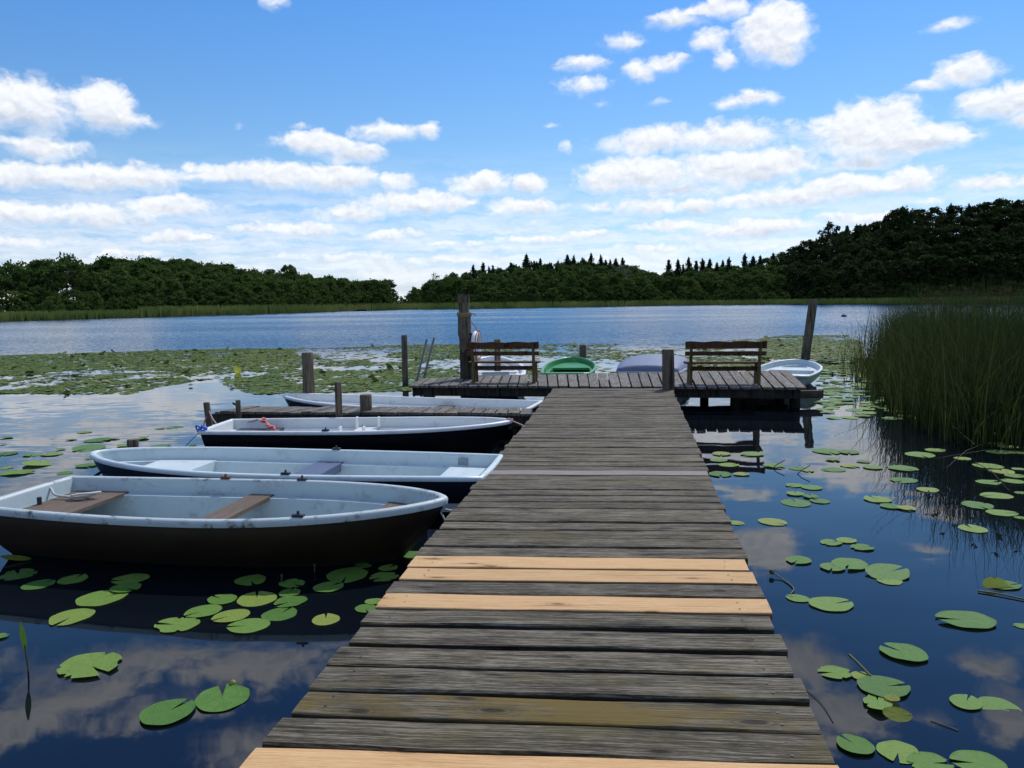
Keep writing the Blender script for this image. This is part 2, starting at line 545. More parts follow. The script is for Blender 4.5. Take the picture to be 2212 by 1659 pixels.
# clouds: px, py (direction in the 2212 x 1659 view), half width, half height, density
CL = [
    (62, 240, 96, 62, 1.1), (0, 234, 90, 64, 1.1), (226, 244, 60, 66, 1.2), (262, 266, 66, 26, .95),
    (95, 326, 86, 32, .85), (22, 310, 48, 18, .7),
    (60, 390, 100, 36, 1), (190, 390, 110, 40, 1.05), (310, 392, 90, 38, 1), (415, 362, 22, 16, .6),
    (480, 380, 90, 26, .9), (600, 388, 110, 38, 1), (730, 392, 100, 40, 1.05), (860, 398, 60, 26, .7),
    (690, 316, 110, 30, 1), (760, 335, 80, 26, .95), (850, 290, 105, 28, .8), (925, 288, 34, 22, .75), (648, 275, 26, 9, .55),
    (60, 468, 130, 34, .85), (230, 475, 140, 38, .85), (380, 452, 105, 32, 1), (70, 528, 130, 22, .6), (370, 517, 135, 22, .9),
    (900, 442, 140, 38, .95), (770, 462, 110, 34, .85), (985, 445, 60, 26, .85), (650, 498, 130, 28, .8), (540, 498, 80, 17, .7), (830, 512, 120, 18, .7),
    (895, 505, 40, 14, .7),
    (1040, 402, 82, 34, 1), (1142, 404, 44, 30, .95), (1140, 453, 100, 28, .9), (1060, 462, 30, 12, .6), (1145, 482, 30, 12, .5),
    (1420, 312, 150, 36, .85), (1570, 302, 170, 40, .85), (1390, 378, 150, 48, 1), (1600, 372, 190, 52, 1), (1320, 400, 100, 34, .9), (1480, 412, 190, 28, .8), (1700, 356, 80, 36, .95),
    (1870, 292, 125, 66, 1.05), (1960, 312, 130, 44, 1), (1880, 350, 110, 30, .9), (2060, 300, 60, 15, .75), (1765, 300, 50, 20, .5),
    (1700, 432, 180, 34, .95), (1830, 412, 120, 42, 1), (1960, 396, 82, 34, 1), (1640, 446, 90, 20, .8),
    (1470, 48, 70, 24, .85), (1560, 22, 56, 28, .9), (1515, 25, 60, 20, .8), (1532, 94, 40, 34, .9), (1566, 136, 28, 30, .85),
    (1672, 80, 78, 72, 1.1), (1690, 112, 52, 40, 1),
    (1345, 98, 52, 26, .75), (1262, 142, 76, 22, .68), (1265, 190, 72, 26, .62), (1380, 158, 44, 28, .7), (1440, 142, 58, 22, .7), (1420, 224, 30, 14, .4),
    (1585, 228, 50, 20, .75), (1640, 216, 50, 22, .8),
    (2085, 160, 66, 34, .95), (2015, 186, 54, 17, .75), (2180, 222, 95, 40, 1), (2212, 262, 60, 22, .8),
    (2145, 402, 100, 24, .85), (1400, 452, 100, 30, .9), (1505, 452, 58, 28, .9), (1290, 448, 46, 16, .7),
    (1440, 492, 100, 20, .85), (1640, 502, 170, 30, .85), (1690, 488, 70, 20, .85), (1275, 508, 58, 13, .75), (1170, 520, 140, 17, .75), (1000, 528, 140, 15, .65),
    (1410, 540, 150, 16, .6), (1620, 540, 150, 14, .5), (700, 560, 220, 18, .6), (960, 568, 220, 18, .6), (1300, 560, 200, 14, .5), (240, 552, 200, 14, .6),
    (1216, 325, 24, 26, .45), (2060, 58, 62, 18, .5), (590, 10, 34, 22, .5), (515, 280, 14, 12, .4), (1190, 272, 30, 10, .45), (1880, 475, 140, 22, .8), (2000, 440, 120, 16, .5),
    (1300, 226, 24, 12, .35),
]
# clouds above the frame, known from their mirror images in the water (water px, py)
MIRROR = [
    (330, 1425, 330, 62, .8), (560, 1430, 190, 70, .75), (150, 1515, 180, 60, .85), (380, 1540, 190, 48, .7), (560, 1600, 160, 46, .6), (30, 1560, 120, 45, .8),
    (1740, 1425, 90, 58, .8), (1830, 1520, 110, 62, .85), (1790, 1590, 70, 40, .6), (2140, 1440, 70, 40, .8), (2190, 1540, 70, 60, .8), (2010, 1540, 40, 26, .5),
    (720, 1375, 110, 36, .5), (1100, 1700, 500, 90, .7), (-300, 1500, 260, 110, .9), (2500, 1450, 200, 120, .9), (400, 1850, 500, 110, .8), (1800, 1900, 400, 100, .8),
]


def azel(px, py, flip=False):
    d = ray(px, py)
    return math.atan2(d.x, d.y) * F, math.asin(-d.z if flip else d.z) * F


blobs = []
for (px, py, rx, ry, w) in CL:
    a, e = azel(px, py)
    blobs.append((a, e, rx, ry, w))
for (px, py, rx, ry, w) in MIRROR:
    a, e = azel(px, py, True)
    blobs.append((a, e, rx, ry, w))
world = bpy.data.worlds.new("World")
scene.world = world
world.use_nodes = True
b = NB(world.node_tree)
sky = b.n('ShaderNodeTexSky', sky_type='NISHITA', sun_disc=False, sun_elevation=SUN_EL, sun_rotation=SUN_AZ,
          altitude=60, air_density=1.0, dust_density=.25, ozone_density=2.2).outputs[0]
dirv = b.v('NORMALIZE', b.n('ShaderNodeTexCoord').outputs['Generated'])
dx, dy, dz = b.xyz(dirv)
az = b.m('MULTIPLY', b.m('ARCTAN2', dx, dy), F)
el = b.m('MULTIPLY', b.m('ARCSINE', dz), F)
Q = b.vec(az, el, 0.0)
# puffs get smaller and flatter towards the horizon
w1 = b.noise(b.v('MULTIPLY', Q, (1 / 75, 1 / 52, 0)), 1, 2, .5, col=True)
w2 = b.noise(b.v('MULTIPLY', Q, (1 / 24, 1 / 17, 0)), 1, 3, .55, col=True)
Qw = b.v('ADD', Q, b.v('MULTIPLY', b.v('SUBTRACT', w1, (.5, .5, .5)), (42, 22, 0)))
Qw = b.v('ADD', Qw, b.v('MULTIPLY', b.v('SUBTRACT', w2, (.5, .5, .5)), (22, 16, 0)))
S = T = mx = 0.0
INF = 1.25
for (a, e, rx, ry, w) in blobs:
    q = b.v('MULTIPLY_ADD', Qw, (1 / rx, 1 / ry, 0), (-a / rx, -e / ry, 0))
    q = b.v('MINIMUM', q, b.v('MULTIPLY', q, (1, 1.35, 1)))
    g = b.m('MAXIMUM', b.m('MULTIPLY_ADD', b.v('LENGTH', q), -w / INF, w), 0.0)
    T = b.m('MULTIPLY_ADD', g, b.v('DOT_PRODUCT', q, (0, 1, 0)), T)
    S = b.m('ADD', S, g)
    mx = b.m('MAXIMUM', mx, g)
V = b.m('DIVIDE', T, b.m('ADD', S, .02))                    # -1 at the base of a puff, +1 at its top
fld = b.m('SUBTRACT', mx, .14)
# scattered clouds added outside the view to whiten the blue skylight
oth = b.noise(b.v('MULTIPLY', dirv, (3.2, 3.2, 6)), 1, 5, .55)
oth = b.m('MULTIPLY', b.mr(oth, .48, .64), b.mr(dy, .5, .2))
fld = b.m('MAXIMUM', fld, b.m('MULTIPLY_ADD', oth, .8, -.25))
NS = (1 / 62, 1 / 44, 0)
VS = (1 / 46, 1 / 34, 0)


def puff(vec):
    vo = b.n('ShaderNodeTexVoronoi', {'Vector': b.v('MULTIPLY', vec, VS), 'Scale': 1.0, 'Detail': 2.0, 'Roughness': .55, 'Lacunarity': 2.3, 'Smoothness': .35},
             feature='SMOOTH_F1', voronoi_dimensions='2D', normalize=True).outputs['Distance']
    n_ = b.noise(b.v('MULTIPLY', vec, NS), 1, 6, .58, dims='2D')
    return b.m('ADD', b.m('MULTIPLY', b.m('SUBTRACT', .38, vo), .55), b.m('MULTIPLY', b.m('SUBTRACT', n_, .5), .75))


h0 = puff(Qw)
h1 = puff(b.v('ADD', Qw, (5, 10, 0)))
dens = b.m('ADD', fld, b.m('MULTIPLY', h0, .8))
# crisp tops, frayed soft bases
hi = b.mr(V, -.7, .6, .95, .38)
alpha = b.m('DIVIDE', dens, hi, clamp=True)
alpha = b.m('MULTIPLY', b.mr(alpha, 0.0, 1.0), b.mr(fld, -.165, .03))
veil = b.noise(b.v('MULTIPLY', Qw, (1 / 190, 1 / 24, 0)), 1, 5, .6)
veil = b.m('MULTIPLY', b.m('MULTIPLY', b.mr(veil, .30, .62), b.mr(el, 340.0, 60.0)), .74)
alpha = b.m('MAXIMUM', b.m('MULTIPLY', alpha, .96), veil)
emb = b.m('MULTIPLY', b.m('SUBTRACT', h0, h1), 2.0)
thick = b.mr(dens, .15, .75)
base = b.m('MULTIPLY', b.mr(V, .5, -.5), thick)
shade = b.m('ADD', b.m('SUBTRACT', .96, b.m('MULTIPLY_ADD', base, .72, b.m('MULTIPLY', thick, .08))), emb, clamp=True)
ccol = b.mix(shade, (.64, .70, .79), (1.00, 1.02, 1.04))
# thin cloud glows more strongly the closer it stands to the sun
glow = b.mr(el, 640.0, 950.0, 1.0, 1.65)
ccol = b.mix(1.0, ccol, b.vec(glow, glow, b.m('MULTIPLY', glow, 1.02)), 'MULTIPLY')
SKY_GAIN = .105
tint = b.ramp(b.m('MULTIPLY', el, 1 / 1000.0), [(.02, (.74, .87, 1.28)), (.30, (.70, .96, 1.16)), (.64, (.47, .92, 1.36)), (1.0, (.34, .84, 1.62))])
skyc = b.mix(1.0, sky, (SKY_GAIN,) * 3, 'MULTIPLY')
skyc = b.mix(1.0, skyc, tint, 'MULTIPLY')
final = b.mix(alpha, skyc, ccol)
bg = b.n('ShaderNodeBackground', {'Color': final, 'Strength': 1.0})
b.n('ShaderNodeOutputWorld', {0: bg.outputs[0]})
world.cycles.sampling_method = 'MANUAL'
world.cycles.sample_map_resolution = 512
scene.view_settings.view_transform = 'Standard'
scene.view_settings.look = 'None'
scene.view_settings.exposure = 0.0
scene.view_settings.gamma = 1.0
scene.cycles.use_denoising = True
scene.cycles.denoiser = 'OPENIMAGEDENOISE'
scene.cycles.use_adaptive_sampling = True
scene.cycles.adaptive_threshold = 0.02
scene.cycles.max_bounces = 6
scene.cycles.diffuse_bounces = 2
scene.cycles.glossy_bounces = 3
scene.cycles.transmission_bounces = 2
scene.cycles.caustics_reflective = False
scene.cycles.caustics_refractive = False
# ------------------------------------------------------------------ water
wm = MB()
wm.add([(-900, -60, 0), (900, -60, 0), (900, 900, 0), (-900, 900, 0)], [(0, 1, 2, 3)])
tag(wm.build("water", WATER), kind="structure")

# ------------------------------------------------------------------ planks
def plank(mb, a0, a1, b0, b1, z, th, pid, n=12, bev=.006, jit=.004, rows=5):
    """board between the lines a0-a1 and b0-b1 (both along the board), top at z"""
    a0, a1, b0, b1 = (Vector((p[0], p[1], 0)) for p in (a0, a1, b0, b1))
    r = random.Random(int(pid * 99991) + 7)
    mb.cur = pid
    L = (a1 - a0).length
    W = (b0 - a0).length
    ph = [r.uniform(0, 6.3) for _ in range(6)]
    cup = r.uniform(-.003, .004)
    dz = r.uniform(-.004, .004)
    tw = r.uniform(-.004, .004)
    ss = [0.0] + [bev / W + (1 - 2 * bev / W) * k / (rows - 1) for k in range(rows)] + [1.0]
    vs, uvs = [], []
    nr = len(ss) + 2
    for i in range(n + 1):
        t = i / n
        ja = jit * (math.sin(t * 9 + ph[0]) + .7 * math.sin(t * 23 + ph[1])) * .6
        jb = jit * (math.sin(t * 8 + ph[2]) + .7 * math.sin(t * 27 + ph[3])) * .6
        A = a0.lerp(a1, t)
        B = b0.lerp(b1, t)
        w = (B - A).normalized()
        A = A + w * ja
        B = B + w * jb
        ring = []
        for k, q in enumerate([0.0] + ss + [1.0]):
            P = A.lerp(B, q)
            if k == 0 or k == nr - 1:
                zz = z - th
            elif k == 1 or k == nr - 2:
                zz = z - bev
            else:
                zz = z + cup * (1 - (2 * q - 1) ** 2) + dz + tw * (t - .5) + .0015 * math.sin(t * 14 + ph[4])
            ring.append((P.x, P.y, zz))
        vs += ring
        uvs.append([(t * L, (q if k not in (0, nr - 1) else q + (-th / W if k == 0 else th / W)) * W) for k, q in enumerate([0.0] + ss + [1.0])])
    fs, fu = [], []
    for i in range(n):
        for k in range(nr - 1):
            fs.append((i * nr + k, (i + 1) * nr + k, (i + 1) * nr + k + 1, i * nr + k + 1))
            fu.append((uvs[i][k], uvs[i + 1][k], uvs[i + 1][k + 1], uvs[i][k + 1]))
        fs.append((i * nr + nr - 1, (i + 1) * nr + nr - 1, (i + 1) * nr, i * nr))
        fu.append((uvs[i][nr - 1], uvs[i + 1][nr - 1], uvs[i + 1][0], uvs[i][0]))
    for i in (0, n):
        f = tuple(range(i * nr, i * nr + nr))
        if i:
            f = f[::-1]
        fs.append(f)
        fu.append(tuple((uvs[i][(k if not i else nr - 1 - k)][1] * .3, uvs[i][(k if not i else nr - 1 - k)][1]) for k in range(nr)))
    mb.add(vs, fs, fu)


# ------------------------------------------------------------------ jetty: walkway
jetty = empty("jetty", (0, 8, 0), 0, "long weathered plank jetty ending in a wide platform with benches", "jetty")
JP = Vector((0, 8, 0))


def jadd(mb, name, mat, label=None, sharp=None):
    o = mb.build(name, mat, jetty, sharp)
    o.location = -JP
    if label:
        o["label"] = label
    return o


# left and right edge lines of the walkway on the deck plane (pixels of the 2212 view)
L0, L1 = U(535, 1648, ZD), U(1196, 839, ZD)
R0, R1 = U(1806, 1659, ZD), U(1451, 838, ZD)


def on(P0, P1, y):
    t = (y - P0.y) / (P1.y - P0.y)
    return P0.lerp(P1, t)


def z7(zx, zy):
    return (700 + zx * .8137) * .7373, (1550 + zy * .8137) * .7373


# rows near the camera: left far / near edge, right far / near edge in the enlarged strip
rows = [(790, 880, 858, 962, 'n'), (676, 773, 741, 856, 'o'), (584, 664, 640, 738, 'm'), (494, 576, 538, 618, 'o'), (420, 486, 456, 526, 'o'),
        (349, 408, 378, 440, 'o'), (288, 340, 312, 361, 'o'), (233, 286, 254, 309, 'n'), (186, 229, 202, 249, 'o'), (141, 184, 155, 200, 'n'),
        (97, 138, 109, 152, 'n')]
deck, npl = MB(), []
k = 0


def edge_y(side, zy):
    # row at the walkway's left / right edge
    for zx in range(0, 2212, 1):
        px, py = z7(zx, zy)
        P = U(px, py, ZD)
        E = on(L0, L1, P.y) if side == 'l' else on(R0, R1, P.y)
        if (side == 'l' and P.x >= E.x) or (side == 'r' and P.x >= E.x):
            return P.y
    return P.y


prows = []
for (lf, ln, rf, rn, ty) in rows:
    prows.append((edge_y('l', ln - 3), edge_y('l', lf), edge_y('r', rn - 4), edge_y('r', rf), ty))
ylast_l, ylast_r = prows[-1][1], prows[-1][3]
yend_l, yend_r = L1.y, R1.y
# rows further out, evenly laid up to the platform
N2 = int(round((yend_l - ylast_l) / .2085))
for i in range(N2):
    f0, f1 = i / N2, (i + 1) / N2
    gl = rnd.uniform(.010, .022)
    if i in (3, 9, 21):
        gl = .032
    yl0, yl1 = ylast_l + (yend_l - ylast_l) * f0, ylast_l + (yend_l - ylast_l) * f1
    yr0, yr1 = ylast_r + (yend_r - ylast_r) * f0, ylast_r + (yend_r - ylast_r) * f1
    prows.append((yl0 + gl, yl1, yr0 + gl + rnd.uniform(-.003, .004), yr1, 'o'))
# one faded board seen at py ~ 1017
yf = U(1290, 1017, ZD).y
best = min(range(len(prows)), key=lambda q: abs((prows[q][0] + prows[q][1] + prows[q][2] + prows[q][3]) / 4 - yf))
prows[best] = prows[best][:4] + ('p',)
# rows behind the camera's lower edge so that the jetty carries on
y0l, y0r = prows[0][0], prows[0][2]
for i in range(4):
    prows.append((y0l - .205 * (i + 1), y0l - .205 * i - .015, y0r - .205 * (i + 1), y0r - .205 * i - .015, 'o'))
for q, (ln, lf, rn, rf, ty) in enumerate(prows):
    jl, jr = rnd.uniform(-.018, .012), rnd.uniform(-.012, .018)
    pa0, pa1 = on(L0, L1, ln), on(R0, R1, rn)
    pb0, pb1 = on(L0, L1, lf), on(R0, R1, rf)
    for p, j in ((pa0, jl), (pb0, jl), (pa1, jr), (pb1, jr)):
        p.x += j
    pid = (q * .6180339 + .13) % 1.0
    z = ZD + (.004 if ty in 'np' else 0)
    if ty in 'npm':
        mbx = MB()
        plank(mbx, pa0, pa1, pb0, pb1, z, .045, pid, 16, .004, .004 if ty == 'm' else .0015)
        npl.append((mbx, ty))
    else:
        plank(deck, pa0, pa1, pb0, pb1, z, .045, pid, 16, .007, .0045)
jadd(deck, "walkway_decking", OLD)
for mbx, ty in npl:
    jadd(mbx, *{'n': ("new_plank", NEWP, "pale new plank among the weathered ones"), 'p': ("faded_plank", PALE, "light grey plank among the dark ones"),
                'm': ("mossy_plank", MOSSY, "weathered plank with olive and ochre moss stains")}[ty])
# screws, two at each bearer
sc = MB()
for q, (ln, lf, rn, rf, ty) in enumerate(prows[:26]):
    for s_, off in ((0, .14), (1, .14)):
        for h in (.28, .72):
            E0 = on(L0, L1, ln + (lf - ln) * h) if s_ == 0 else on(R0, R1, rn + (rf - rn) * h)
            x = E0.x + (off if s_ == 0 else -off) + rnd.uniform(-.012, .012)
            pts = [(x + .006 * math.cos(a), E0.y + .006 * math.sin(a), ZD + .0075) for a in [i * math.pi / 4 for i in range(8)]]
            sc.add(pts, [tuple(range(8))])
o = jadd(sc, "screws", DARKIRON)
o["kind"] = "stuff"
# bearers and piles under the walkway
for fx in (.07, .5, .93):
    bm_ = MB()
    P0 = on(L0, L1, 1.7).lerp(on(R0, R1, 1.7), fx)
    P1 = L1.lerp(R1, fx)
    d = P1 - P0
    an = math.atan2(d.y, d.x)
    c = (P0 + P1) / 2
    bm_.box((c.x, c.y, ZD - .047 - .075), (d.length, .09, .15), an)
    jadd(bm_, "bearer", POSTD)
for yy in (3.4, 6.2, 9.0, 11.8, 14.2):
    for s_ in (0.16, .84):
        P = on(L0, L1, yy).lerp(on(R0, R1, yy), s_)
        t_ = MB()
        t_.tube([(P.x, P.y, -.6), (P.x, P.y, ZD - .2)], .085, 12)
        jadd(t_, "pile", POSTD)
    A, B = on(L0, L1, yy), on(R0, R1, yy)
    cb = MB()
    c = (A + B) / 2
    cb.box((c.x, c.y + .11, ZD - .28), ((B - A).length * .92, .07, .15))
    jadd(cb, "crossbeam", POSTD)

# ------------------------------------------------------------------ jetty: platform at the end
PF0, PF1 = U(884, 833, ZD), U(1746, 837, ZD)
PB0, PB1 = U(911, 818, ZD), U(1704, 800, ZD)
pd = MB()
NP = 38
for i in range(NP):
    q0, q1 = i / NP, (i + 1) / NP
    gap = rnd.uniform(.016, .034)
    A0, A1 = PF0.lerp(PF1, q0), PF0.lerp(PF1, q1)
    # back edge is bent: short boards at the left, long ones at the right
    def back(q):
        mid = U(1175, 808, ZD)
        return PB0.lerp(mid, q / .36) if q < .36 else mid.lerp(PB1, (q - .36) / .64)
    B0, B1 = back(q0), back(q1)
    dx_ = (A1 - A0).normalized()
    A1 = A1 - dx_ * gap
    B1 = B1 - dx_ * gap
    e = rnd.uniform(-.03, .03)
    A0.y += e
    A1.y += e
    e = rnd.uniform(-.03, .04)
    B0.y += e
    B1.y += e
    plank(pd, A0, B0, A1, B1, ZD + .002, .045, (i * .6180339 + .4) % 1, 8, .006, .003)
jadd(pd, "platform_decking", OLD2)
fb = MB()
A, B = PF0 + Vector((.06, .14, 0)), PF1 + Vector((-.1, .14, 0))
c, d = (A + B) / 2, B - A
fb.box((c.x, c.y, ZD - .048 - .085), (d.length, .08, .17), math.atan2(d.y, d.x))
jadd(fb, "edge_beam", POSTD)
for s_ in (.38, .72):
    fb = MB()
    A, B = PF0.lerp(PB0, s_), PF1.lerp(PB1, s_)
    c, d = (A + B) / 2, B - A
    fb.box((c.x, c.y, ZD - .048 - .075), (d.length * .97, .09, .15), math.atan2(d.y, d.x))
    jadd(fb, "edge_beam", POSTD)
for (q, s_, r_) in ((.04, .2, .09), (.2, .3, .09), (.36, .3, .09), (.835, .16, .13), (.865, .2, .12), (.975, .13, .105), (.03, .8, .08), (.5, .7, .1), (.76, .85, .1), (.97, .85, .09)):
    P = PF0.lerp(PF1, q).lerp(PB0.lerp(PB1, q), s_)
    t_ = MB()
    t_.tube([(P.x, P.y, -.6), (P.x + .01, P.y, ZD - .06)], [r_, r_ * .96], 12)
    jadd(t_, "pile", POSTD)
tb = MB()
P = PF0.lerp(PF1, .93).lerp(PB0.lerp(PB1, .93), .2)
tb.box((P.x + .28, P.y + .14, .19), (1.45, .09, .15), R(3))
jadd(tb, "crossbeam", POST)

# ------------------------------------------------------------------ side jetty between the boats
SA, SB = U(451, 889, .45), U(1151, 893, .45)
SA2, SB2 = SA + Vector((.28, .62, 0)), SB + Vector((.02, .62, 0))
side = empty("side_jetty", ((SA.x + SB.x) / 2, SA.y, 0), 0, "narrow low side jetty between two white boats, joined to the walkway", "jetty")
SP = side.location.copy()


def sadd(mb, name, mat):
    o = mb.build(name, mat, side)
    o.location = -SP
    return o


sd = MB()
NS_ = 27
for i in range(NS_):
    q0, q1 = i / NS_, (i + .9) / NS_
    e = rnd.uniform(-.02, .02)
    sh = Vector((0, e, 0))
    a, c_, b2, d2 = SA.lerp(SB, q0) + sh, SA2.lerp(SB2, q0) + sh, SA.lerp(SB, q1) + sh, SA2.lerp(SB2, q1) + sh
    if i == 0:
        a = a + Vector((.1, 0, .0))
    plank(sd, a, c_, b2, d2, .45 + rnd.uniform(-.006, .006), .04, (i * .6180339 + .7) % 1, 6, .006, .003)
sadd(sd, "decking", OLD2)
for s_ in (.1, .9):
    bm_ = MB()
    A, B = SA.lerp(SA2, s_), SB.lerp(SB2, s_)
    c, d = (A + B) / 2, B - A
    bm_.box((c.x, c.y, .45 - .043 - .08), (d.length, .07, .16), math.atan2(d.y, d.x))
    sadd(bm_, "beam", POSTD)
for q in (.12, .4, .7, .95):
    for s_ in (.2, .8):
        P = SA.lerp(SB, q).lerp(SA2.lerp(SB2, q), s_)
        t_ = MB()
        t_.tube([(P.x, P.y, -.6), (P.x, P.y, .33)], .06, 10)
        sadd(t_, "pile", POSTD)


# ------------------------------------------------------------------ mooring posts
def post(name, px, pytop, D, wpx, label, lean=(0, 0), mat=POST, group="wooden mooring posts", bottom=-.7, rough=.03, n=16, chamfer=.9):
    top = UD(px, pytop, D)
    rad = wpx / F * math.hypot(D, 0) / 2
    mb = MB()
    zt = top.z
    r = random.Random(int(px * 7 + pytop))
    segs = 7
    pts, rr = [], []
    for i in range(segs + 1):
        t = i / segs
        z = bottom + (zt - bottom) * t
        pts.append((-lean[0] * (zt - z) + r.uniform(-1, 1) * rough * rad * .5, -lean[1] * (zt - z), z))
        rr.append(rad * (1.04 - .06 * t + r.uniform(-rough, rough)))
    pts.append((pts[-1][0], pts[-1][1], zt + .012))
    rr.append(rad * chamfer)
    mb.tube(pts, rr, n)
    o = mb.build(name, mat, None, 45)
    o.location = (top.x, top.y, 0)
    o.rotation_euler = (0, 0, r.uniform(0, 3) if lean == (0, 0) else 0)
    return tag(o, label, "post", group)


post("mooring_post", 664, 763, 14.6, 25, "thick round post standing behind the far white rowing boat")
post("mooring_post", 873, 725, 20.2, 13, "slim tall post among lily pads beside the metal ladder rails")
post("mooring_post", 730, 827, 11.62, 15, "thin post standing in front of the side jetty edge")
post("mooring_post", 790, 854, 12.35, 26, "short thick stump of a post at the back of the side jetty")
post("mooring_post", 446, 871, 11.75, 14, "post at the end of the side jetty tied with a pinkish line", (-.08, 0))
post("mooring_post", 514, 866, 12.3, 11, "small stub of a post at the outer end of the side jetty")
post("mooring_post", 1259, 746, 22.6, 15, "short post rising behind the green boat")
post("mooring_post", 1757, 648, 21.9, 18.5, "tall pale post leaning to one side behind the open white boat", (.115, .0), group="wooden mooring posts")
post("mooring_post", 1443, 756, 14.95, 27, "square-cut post at the corner where walkway meets platform", (-.02, 0), n=10)
post("mooring_post", 287, 951, 9.3, 25, "sawn-off stump showing just behind the blue-seated boat", (.08, 0))
post("mooring_post", 1074, 734, 20.5, 14, "brown post top peeking over the backrest of a bench", (0, 0), POST)
# tall post in two spliced lengths with a frayed head
tp = UD(1003, 628, 17.55)
tall = empty("tall_post", (tp.x, tp.y, 0), 0, "tall rough post of two spliced logs with frayed head and life ring", "post", "wooden mooring posts")
mb = MB()
mb.tube([(.02, 0, -.7), (.015, 0, 1.0), (.01, -.01, 1.42)], [.145, .14, .14], 14)
mb.build("lower_log", POSTD, tall, 45)
mb = MB()
mb.tube([(.0, -.03, .95), (.0, -.03, 1.35), (-.01, -.02, 1.40), (-.01, -.02, 1.78), (-.015, -.015, 1.86), (-.02, 0, 2.2)], [.1, .138, .145, .14, .11, .13], 14)
mb.build("upper_log", POST, tall, 45)
mb = MB()
r = random.Random(4)
for i in range(26):
    a = i / 26 * 2 * math.pi
    rr = .115 + r.uniform(-.015, .012)
    h = r.uniform(.02, .085)
    mb.tube([(-.02 + rr * math.cos(a), rr * math.sin(a), 2.08), (-.02 + rr * 1.06 * math.cos(a), rr * 1.06 * math.sin(a), 2.2 + h)], [.02, .009], 5)
mb.build("frayed_head", POST, tall, 45)
mb = MB()
for i in range(3):
    mb.tube([(-.01 + .15 * math.cos(a), -.02 + .15 * math.sin(a), 1.80 + i * .028 + .012 * math.sin(a)) for a in [k * 2 * math.pi / 18 for k in range(19)]], .014, 6)
mb.tube([(.13, -.05, 1.84), (.2, -.06, 1.83), (.24, -.05, 1.80)], .012, 6)
mb.build("rope_lashing", simple("straw_rope", (.28, .22, .12), .9, .1, .3, 50), tall)
# life ring hung on the post
ring = empty("life_ring", (tp.x + .235, tp.y + .0, 1.14), R(-9), "white and faded red life ring hanging on the tall rough post", "life ring")


def torus_arc(a0, a1, R0_, r_, n=14, m=12, fat=1.0):
    mbx = MB()
    pts = [(.0, R0_ * math.cos(a0 + (a1 - a0) * i / n), R0_ * math.sin(a0 + (a1 - a0) * i / n)) for i in range(n + 1)]
    mbx.tube(pts, r_ * fat, m)
    return mbx


for i in range(4):
    a = math.pi / 4 + i * math.pi / 2
    torus_arc(a - .62, a + .62, .27, .062, 12).build("white_section", BUOYW, ring)
    torus_arc(a + .62, a + math.pi / 2 - .62, .27, .064, 6).build("red_band", BUOYR, ring)
mb = MB()
mb.tube([(.03, .0, .34), (-.03, .0, .45), (-.12, -.03, .55)], .008, 6)
mb.tube([(.05, .34 * math.cos(a), .34 * math.sin(a)) for a in [i * 2 * math.pi / 32 for i in range(33)]], .009, 6)
mb.build("grab_line", simple("faded_line", (.42, .14, .10), .9, .1, .2, 50), ring)

# metal bathing ladder
lt = U(902, 826, .3)
lad = empty("bathing_ladder", (lt.x, lt.y + .35, 0), 0, "grey metal ladder rails leaning over the platform's end", "ladder")
Dl = lt.y + .35
for (x0, y0, x1, y1, dd) in ((899, 826, 922, 732, .0), (914, 822, 938, 729, .35)):
    P0, P1 = UD(x0, y0, Dl + dd), UD(x1, y1, Dl + dd)
    mb = MB()
    mb.tube([P0 - (P1 - P0) * .5 - lad.location, P0 - lad.location, P1 - lad.location], .026, 10)
    mb.build("rail", METAL, lad)
for h in (-.05, .2):
    a0, a1 = UD(899, 826, Dl).lerp(UD(922, 732, Dl), h), UD(914, 822, Dl + .35).lerp(UD(938, 729, Dl + .35), h)
    mb = MB()
    mb.tube([a0 - lad.location, a1 - lad.location], .018, 8)
    mb.build("rung", METAL, lad)

